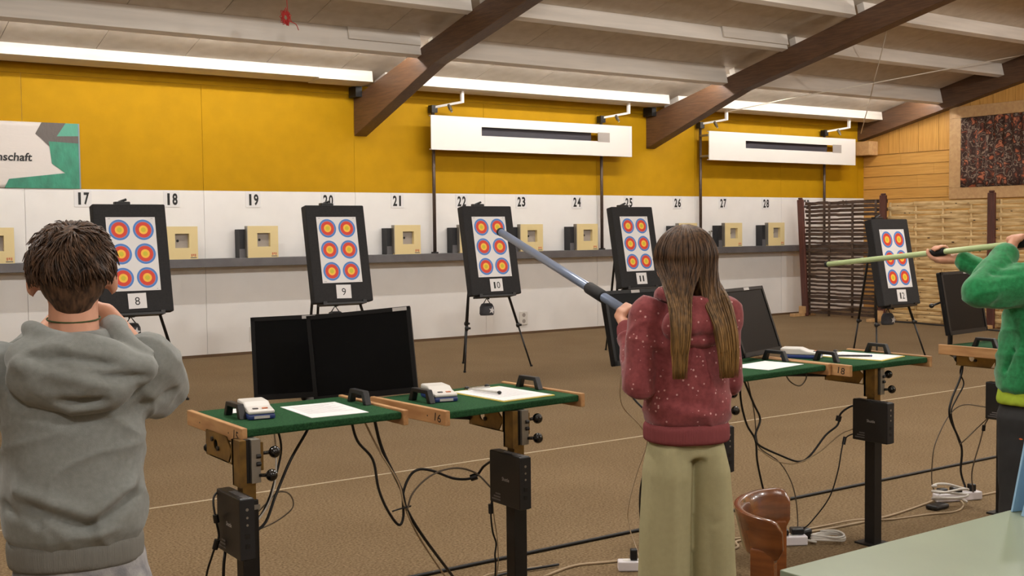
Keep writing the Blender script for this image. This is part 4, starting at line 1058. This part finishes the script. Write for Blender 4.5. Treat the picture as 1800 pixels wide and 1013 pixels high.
blow = blowgun(Matrix.Translation((BB[0], BB[1], 0)) @ Matrix.Rotation(-R(BA), 4, 'Z') @ ga, Matrix.Translation((BB[0], BB[1], 0)) @ Matrix.Rotation(-R(BA), 4, 'Z') @ gb, .014, M_gunblue, 'blowgun held up to the mouth of the child in grey', [(.05, .11, .018), (.32, .42, .018)], .03)
# hair: cap plus locks
m = MB(); m.ell(HC+Vector((0, -.010, .018)), (.078, .093, .084), None, 28, 18); m.ell(HC+Vector((0, -.045, -.012)), (.071, .058, .074))
m.ell(HC+Vector((0, -.05, -.055)), (.046, .04, .045))
hb_ = remeshed(m, 'hair', M_hairboy, P1, .006, 4)
m = MB(); rh = random.Random(5)
for q in range(3600):
    th = math.acos(1-1.5*rh.random()); ph = rh.uniform(0, 2*math.pi)
    d = Vector((math.sin(th)*math.cos(ph), math.sin(th)*math.sin(ph), math.cos(th)))
    if d.y > .5 and d.z < .35: continue
    if d.z < -.1 and abs(d.x) > .8: continue
    o = HC+Vector((0, -.012, .010)); s0 = o+Vector((d.x*.078, d.y*.093, d.z*.088))
    n1 = noise.noise(d*2.6+Vector((4, 1, 2))); n2 = noise.noise(d*2.6+Vector((9, 5, 7)))
    crown = Vector((d.x, d.y+.35, 0)); swirl = Vector((-crown.y, crown.x, 0))*.35
    fl_ = crown*.9+swirl+Vector((n1*.9, n2*.9, -.55-.5*(1-d.z)))+Vector((rh.uniform(-.15, .15), rh.uniform(-.15, .15), rh.uniform(-.1, .15)))
    fl_ = (fl_-d*fl_.dot(d)).normalized(); Ln = rh.uniform(.03, .055)*(1.1 if d.z > .1 else .75 if d.z > -.35 else .45)
    lift = (.004+.009*max(0, n1+.3))*(1 if d.z > -.1 else .25)
    pts = [s0-d*.004, s0+d*lift*.7+fl_*Ln*.35, s0+d*lift+fl_*Ln*.7, s0+d*(lift*rh.uniform(.2, 1.0)-.004)+fl_*Ln]
    m.tube(pts, [.002, .0022, .0018, .0006], 4, cap=False)
m.build('hair_locks', M_hairboy, P1, smooth=True)
# cord round the neck
cp = [(.055*math.cos(a), -.008+.054*math.sin(a), 1.322+.006*math.sin(a)) for a in [q*2*math.pi/20 for q in range(21)]]
MB().tube(cp, .0019, 6).build('neck_cord', M_cordgreen, P1, smooth=True)
# hoodie
m = MB()
m.loft([(-.008, 0, .835, .131, .112), (-.008, 0, .86, .147, .13), (-.008, -.004, .90, .150, .132), (-.008, -.004, 1.0, .146, .122), (-.006, -.003, 1.1, .149, .116), (-.003, 0, 1.18, .162, .112), (0, 0, 1.235, .16, .1), (0, .0, 1.275, .105, .088), (0, 0, 1.30, .072, .074)], 32)
m.capsule((-.155, 0, 1.20), (.145, 0, 1.205), .068, .068)
m.capsule(sR+Vector((0, 0, -.01)), eR.lerp(sR, .2), .072, .06); m.capsule(sR+Vector((-.03, -.01, -.06)), eR.lerp(sR, .3)+Vector((-.01, 0, -.035)), .07, .05)
m.capsule((sL, 0, 1.205), eL, .074, .06); m.capsule(eL, eL.lerp(hL, .55), .058, .05)
fd = folds([((.03, -.15, 1.02), (.15, -.1, 1.08), .014, -.018), ((.095, -.13, 1.17), (.10, -.13, 1.02), .016, .016), ((.06, -.14, 1.15), (.065, -.14, 1.02), .013, -.014),
            ((-.10, -.12, .935), (.02, -.14, .885), .013, -.02), ((.02, -.14, .885), (.14, -.08, .96), .013, -.019), ((-.12, -.1, .97), (.02, -.15, .915), .016, .012), ((.02, -.15, .91), (.15, -.08, .99), .015, .014),
            ((.07, -.14, 1.0), (.15, -.07, 1.03), .010, -.016), ((-.15, -.06, .935), (-.08, -.12, .9), .011, -.015), ((.12, -.1, 1.12), (.20, .03, 1.15), .015, -.014), ((.15, -.06, 1.2), (.20, .06, 1.13), .015, .008), ((-.05, -.13, 1.1), (-.12, -.1, .98), .025, .008),
            ((.09, -.13, .97), (.1, -.13, .9), .01, -.012), ((-.02, -.14, .87), (.1, -.12, .875), .01, .008)], .006, (5, 5, 9), 1, .007)
hd = remeshed(m, 'hoodie', M_hoodgrey, P1, .0065, 6, fd)
m = MB(); m.loft([(-.008, 0, .785, .137, .115), (-.008, 0, .793, .142, .12), (-.008, 0, .838, .144, .122), (-.008, 0, .852, .137, .114)], 32)
remeshed(m, 'hem_band', M_hoodgreyband, hd, .008, 4, folds([], .003, (6, 6, 5), 2))
# hood lying on the back, with a rolled rim running from the left of the neck down over the right shoulder
m = MB(); m.ell((.0, -.105, 1.215), (.135, .062, .085), None, 28, 18); m.ell((.02, -.115, 1.185), (.10, .055, .06))
m.ell((-.07, -.075, 1.245), (.07, .065, .05)); m.ell((.09, -.08, 1.215), (.08, .065, .045))
rim = smooth_path([(-.078, .045, 1.285), (-.088, -.03, 1.305), (-.05, -.088, 1.288), (.03, -.108, 1.262), (.10, -.112, 1.238), (.150, -.10, 1.218)], 5)
m.tube(rim, [.016+.008*min(1, i_/8) for i_ in range(len(rim))], 10)
m.tube(smooth_path([(.078, .05, 1.30), (.088, -.02, 1.285), (.11, -.06, 1.255), (.15, -.07, 1.225)], 5), .03, 10)
fh = folds([((-.06, -.16, 1.262), (.12, -.16, 1.225), .010, -.018), ((-.10, -.14, 1.235), (.06, -.175, 1.19), .015, .012), ((.02, -.18, 1.215), (.15, -.13, 1.195), .010, -.018), ((-.09, -.14, 1.26), (.0, -.18, 1.225), .009, -.010), ((-.055, -.165, 1.155), (.06, -.168, 1.148), .011, -.04),
            ((.06, -.17, 1.19), (.05, -.17, 1.15), .012, -.008), ((-.12, -.12, 1.26), (-.06, -.165, 1.17), .02, .006)], .004, (8, 8, 14), 4, .006)
remeshed(m, 'hood', M_hoodgrey, hd, .0065, 5, fh)
# jeans, shoes
m = MB(); m.loft([(0, 0, .70, .14, .115), (0, 0, .76, .142, .116), (0, 0, .82, .132, .108)], 28)
for sx in (-1, 1): m.loft([(sx*.092, -.0, .07, .062, .075), (sx*.09, 0, .4, .07, .08), (sx*.075, 0, .72, .078, .11), (sx*.07, 0, .77, .07, .1)], 24)
j = remeshed(m, 'jeans', M_jeans, P1, .008, 4, folds([], .003, (9, 9, 16), 6))
MB().tube([(-.085+.0, -.118, .775), (-.085, -.119, .74)], .007, 6).tube([(.02, -.124, .776), (.02, -.124, .72)], .011, 8).build('belt_loop', M_blackpants, j)
for sx in (-1, 1): shoe(P1, sx*.09, -.01)

# ---------------------------------------------------------------- girl in the dotted red hoodie
GB, GA = (2.51, 2.64), 20.0
P2 = person(GB, GA, 'long-haired child in dotted dark red hoodie and sage wide trousers holding a blowgun')
tip = Vector((2.854, 4.174, 1.5)); hnd = Vector((2.504, 2.90, 1.222)); gdw = (tip-hnd).normalized(); rear = hnd-gdw*.115
blowgun(rear, tip, .0165, M_gunblue, 'blue-grey blowgun pointing from the long-haired girl to board 10', [(.0, .15, .019), (.33, .47, .0225)], .02)
HC = Vector((0, .012, 1.40)); hl = w2l(GB, GA, hnd); gl = w2l((0, 0), GA, gdw)
sLg = Vector((-.13, 0, 1.235)); eLg = Vector((-.17, -.03, 1.025)); sRg = Vector((.128, 0, 1.235)); eRg = Vector((.155, .03, 1.02)); hRg = w2l(GB, GA, rear+gdw*.03)+Vector((.02, .0, -.02))
wl = Vector((-.138, .165, 1.182)); wr = hRg+Vector((.06, -.02, -.03))
m = MB(); Pf = head_into(m, HC, .98, R(-6))
m.capsule((0, -.015, 1.22), (0, .0, 1.36), .048, .044); m.capsule((0, 0, 1.15), (0, 0, .95), .075, .075); m.capsule((-.035, 0, .86), (.035, 0, .86), .075, .075)
for sx in (-1, 1): m.capsule((sx*.065, 0, .80), (sx*.078, .01, .44), .05, .042); m.capsule((sx*.078, .01, .44), (sx*.08, -.01, .08), .043, .033)
m.capsule(sLg, eLg, .042, .034); m.capsule(eLg, wl, .034, .024); m.capsule(sRg, eRg, .042, .034); m.capsule(eRg, wr, .034, .024)
grip_hand(m, hl+gl*.0, gl, (-.75, -.35, -.35), wl, .019, 1, .88)
grip_hand(m, hl-gl*.095, gl, (.8, -.1, -.5), wr, .019, -1, .88)
remeshed(m, 'body', M_skin, P2, .0056, 4); eyes(Pf, P2, .98)
m = MB()
m.loft([(0, 0, .885, .122, .102), (0, 0, .90, .134, .115), (0, 0, .94, .138, .117), (0, 0, 1.02, .132, .108), (0, 0, 1.1, .134, .104), (0, 0, 1.18, .145, .1), (0, 0, 1.23, .14, .09), (0, .0, 1.265, .09, .078), (0, 0, 1.29, .064, .066)], 32)
m.capsule((-.128, 0, 1.205), (.125, 0, 1.205), .06, .06)
m.capsule(sLg, eLg, .061, .053); m.capsule(eLg, eLg.lerp(wl, .92), .052, .035); m.capsule(eLg+Vector((0, .02, .03)), eLg.lerp(wl, .5), .05, .045)
m.capsule(sRg, eRg, .061, .052); m.capsule(eRg, eRg.lerp(wr, .85), .055, .036)
fd = folds([((-.06, -.13, 1.06), (.09, -.12, 1.075), .016, -.010), ((-.03, -.13, 1.035), (.12, -.1, 1.06), .02, .007), ((-.1, -.1, .98), (.06, -.13, .95), .018, -.007), ((-.15, -.03, 1.14), (-.10, -.1, 1.10), .016, -.010),
            ((-.09, -.12, .93), (.1, -.12, .925), .016, .005), ((-.2, .02, 1.1), (-.15, .08, 1.12), .012, -.008), ((-.21, .03, 1.07), (-.15, .07, 1.09), .010, -.007), ((-.19, .05, 1.14), (-.14, .09, 1.15), .01, -.006), ((.02, -.13, 1.13), (.12, -.11, 1.12), .02, -.006)], .005, (6, 6, 10), 9, .007)
hg = remeshed(m, 'hoodie', M_hoodred, P2, .007, 6, fd)
m = MB(); m.loft([(0, 0, .833, .130, .112), (0, 0, .838, .136, .117), (0, 0, .885, .136, .117), (0, 0, .897, .128, .108)], 32)
remeshed(m, 'hem_band', M_hoodband, hg, .0075, 4, folds([], .002, (6, 6, 5), 3))
m = MB(); m.capsule(eLg.lerp(wl, .80), eLg.lerp(wl, .97), .037, .034, 14); remeshed(m, 'cuff', M_hoodband, hg, .006, 3)
m = MB(); m.ell((0, -.085, 1.205), (.115, .055, .075), None, 24, 16); m.tube(smooth_path([(-.066, .05, 1.285), (-.082, -.02, 1.30), (-.05, -.08, 1.285), (.0, -.1, 1.275), (.05, -.08, 1.285), (.082, -.02, 1.30), (.066, .05, 1.285)], 5), .024, 10)
remeshed(m, 'hood', M_hoodred, hg, .007, 5, folds([((-.06, -.13, 1.17), (.08, -.13, 1.17), .015, -.012), ((.0, -.14, 1.25), (.0, -.14, 1.18), .02, -.008)], .003, (8, 8, 14), 5))
# trousers
m = MB(); m.loft([(0, 0, .79, .120, .098), (0, 0, .825, .114, .094), (0, 0, .872, .104, .086)], 28)
for sx in (-1, 1): m.loft([(sx*.088, .0, .03, .084, .1), (sx*.083, 0, .3, .079, .096), (sx*.074, 0, .55, .074, .098), (sx*.066, 0, .74, .068, .104), (sx*.058, 0, .82, .060, .092), (sx*.05, 0, .86, .05, .08)], 28)
remeshed(m, 'trousers', M_pantsage, P2, .0075, 4, folds([((.0, -.12, .76), (.0, -.11, .50), .022, -.010), ((-.09, -.1, .82), (-.075, -.1, .3), .025, .006), ((.07, -.1, .8), (.09, -.1, .25), .025, .006), ((-.05, -.1, .7), (-.035, -.1, .35), .02, -.005), ((.03, -.1, .6), (.05, -.1, .3), .014, -.005), ((.1, -.08, .62), (.05, -.1, .58), .01, -.004)], .004, (9, 9, 4), 7))
for sx in (-1, 1): shoe(P2, sx*.08, -.005)
# long straight hair: cap and two hanging curtains of strands
m = MB(); hc = HC+Vector((0, -.008, .012)); m.ell(hc, (.083, .1, .095), None, 28, 18); m.ell(hc+Vector((0, -.04, -.05)), (.07, .06, .08))
hair = remeshed(m, 'hair', M_hairgirl, P2, .007, 4)
m = MB(); rh = random.Random(21)
def strand(ph, side, thick=1.0):
    d0 = Vector((math.sin(ph), -math.cos(ph), 0)); pts = []
    wob = Vector((rh.uniform(-.006, .006), rh.uniform(-.004, .004), 0)); lift = rh.uniform(0, .006)
    for th in (6, 25, 45, 65, 85, 100):
        s_, c_ = math.sin(R(th)), math.cos(R(th))
        pts.append(hc+Vector((d0.x*(.086+lift)*s_, d0.y*(.104+lift)*s_-.004, (.098+lift)*c_))+wob*s_)
    u = max(-1, min(1, (2*(ph-R(-112))/R(118)-1 if side < 0 else 2*(ph-R(-6))/R(118)-1)*.9+rh.uniform(-.25, .25))); v = rh.uniform(0, 1)
    if side < 0:
        tg = [(-.072+.036*u, -.112-.012*v, 1.29), (-.085+.027*u, -.150-.018*v, 1.21), (-.09+.022*u, -.152-.016*v, 1.13), (-.088+.018*u, -.146-.014*v, 1.05+.13*rh.random()**2)]
    else:
        tg = [(.050+.04*u, -.100-.012*v, 1.29), (.064+.034*u, -.130-.018*v, 1.21), (.074+.03*u, -.138-.016*v, 1.13), (.078+.026*u, -.134-.014*v, 1.045+.13*rh.random()**2)]
    pts += [Vector(p)+wob for p in tg]
    pts = smooth_path(pts, 3); N = len(pts)
    m.tube(pts, [.0024*thick*(1-.75*max(0, (i_/N-.75)/.25)) for i_ in range(N)], 4)
for q in range(520): strand(R(rh.uniform(-112, 6)), -1, rh.uniform(.7, 1.3))
for q in range(560): strand(R(rh.uniform(-6, 112)), 1, rh.uniform(.7, 1.3))
m.build('hair_strands', M_hairgirl, P2, smooth=True)

# ---------------------------------------------------------------- child in the green fleece at the right
KB, KA = (4.437, 2.597), 8.0
P3 = person(KB, KA, 'child in green fleece over lime shirt and black trousers, raising a pale green blowgun')
g0 = Vector((4.409, 2.658, 1.43)); g1 = Vector((4.548, 3.775, 1.321)); gd3 = (g1-g0).normalized(); gr = g0-gd3*.07
blowgun(gr, g1, .0125, M_gungreen, 'pale green blowgun held by the child in the green fleece', [(.02, .10, .018), (.46, .54, .0175)], .02)
G = lambda s_: w2l(KB, KA, gr+gd3*s_); gl = w2l((0, 0), KA, gd3)
HC = Vector((.035, -.085, 1.475)); sLk = Vector((-.15, -.055, 1.285)); eLk = Vector((-.335, .01, 1.245)); sRk = Vector((.165, -.04, 1.285)); eRk = Vector((.09, .25, 1.255))
hLk = G(.075); hRk = G(.49); wLk = eLk.lerp(hLk, .8)+Vector((-.01, 0, .01)); wRk = hRk+Vector((.035, -.075, -.03))
m = MB(); Pf = head_into(m, HC, 1.0, R(4))
m.capsule((.01, -.06, 1.27), (.03, -.08, 1.42), .054, .05); m.capsule((0, -.04, 1.18), (0, 0, .95), .08, .08); m.capsule((-.045, 0, .85), (.045, 0, .85), .085, .085)
for sx in (-1, 1): m.capsule((sx*.08, 0, .82), (sx*.09, .01, .45), .055, .045); m.capsule((sx*.09, .01, .45), (sx*.095, -.01, .08), .048, .035)
m.capsule(sLk, eLk, .044, .036); m.capsule(eLk, wLk, .037, .027); m.capsule(sRk, eRk, .044, .036); m.capsule(eRk, wRk, .037, .027)
grip_hand(m, hLk, gl, (-.75, -.15, .5), wLk, .016, 1, .98); grip_hand(m, hRk, gl, (.25, -.1, -.9), wRk, .016, -1, .98)
remeshed(m, 'body', M_skin, P3, .006, 4); eyes(Pf, P3, 1.0)
m = MB(); m.ell(HC+Vector((0, -.01, .02)), (.083, .099, .094), None, 24, 16); m.ell(HC+Vector((0, -.045, -.02)), (.074, .062, .078)); remeshed(m, 'hair', M_hairboy, P3, .006, 3, folds([], .006, (30, 30, 14), 2))
m = MB()
m.loft([(0, 0, .825, .15, .13), (0, 0, .84, .165, .142), (0, 0, .90, .172, .146), (0, -.01, 1.0, .168, .136), (0, -.02, 1.1, .166, .13), (0, -.035, 1.2, .17, .12), (0, -.045, 1.27, .15, .105), (.01, -.055, 1.315, .09, .085), (.012, -.06, 1.35, .074, .074)], 32)
m.capsule((-.15, -.05, 1.25), (.15, -.045, 1.25), .075, .075)
m.capsule(sLk+Vector((.02, 0, -.01)), eLk, .085, .068); m.capsule(eLk, eLk.lerp(wLk, .86), .068, .05); m.capsule(eLk.lerp(sLk, .3)+Vector((0, 0, -.02)), eLk.lerp(sLk, .8)+Vector((0, 0, -.03)), .062, .07)
m.capsule(sRk, eRk, .078, .058); m.capsule(eRk, eRk.lerp(wRk, .9), .056, .04)
fl3 = remeshed(m, 'fleece_jacket', M_fleece, P3, .0075, 6, folds([((-.30, -.03, 1.31), (-.22, -.08, 1.30), .014, -.012), ((-.32, .06, 1.32), (-.24, -.02, 1.33), .014, -.010), ((-.30, -.05, 1.27), (-.18, -.1, 1.28), .02, -.008), ((-.17, -.02, 1.0), (-.17, .02, .92), .01, -.014), ((-.16, -.06, 1.12), (-.15, -.05, .95), .02, .007), ((-.12, -.12, 1.15), (-.13, -.1, .95), .018, -.008), ((-.05, -.14, 1.15), (-.08, -.13, .95), .02, .006)], .005, (6, 6, 8), 8, .008))
m = MB(); m.loft([(0, 0, .775, .16, .135), (0, 0, .79, .163, .138), (0, 0, .84, .155, .13), (0, 0, .87, .14, .12)], 32); remeshed(m, 'shirt', M_lime, P3, .008, 3, folds([], .004, (10, 10, 4), 3))
m = MB(); m.loft([(0, 0, .70, .145, .12), (0, 0, .78, .142, .118), (0, 0, .82, .135, .11)], 28)
for sx in (-1, 1): m.loft([(sx*.1, 0, .05, .06, .072), (sx*.097, 0, .4, .07, .08), (sx*.078, 0, .72, .08, .112), (sx*.07, 0, .78, .07, .1)], 24)
tr = remeshed(m, 'trousers', M_blackpants, P3, .008, 4, folds([], .004, (9, 9, 12), 4))
MB().ell((-.148, -.035, .645), (.007, .022, .009), nu=12, nv=8).build('logo', M_orange, tr, smooth=True)
for sx in (-1, 1): shoe(P3, sx*.095, -.01)
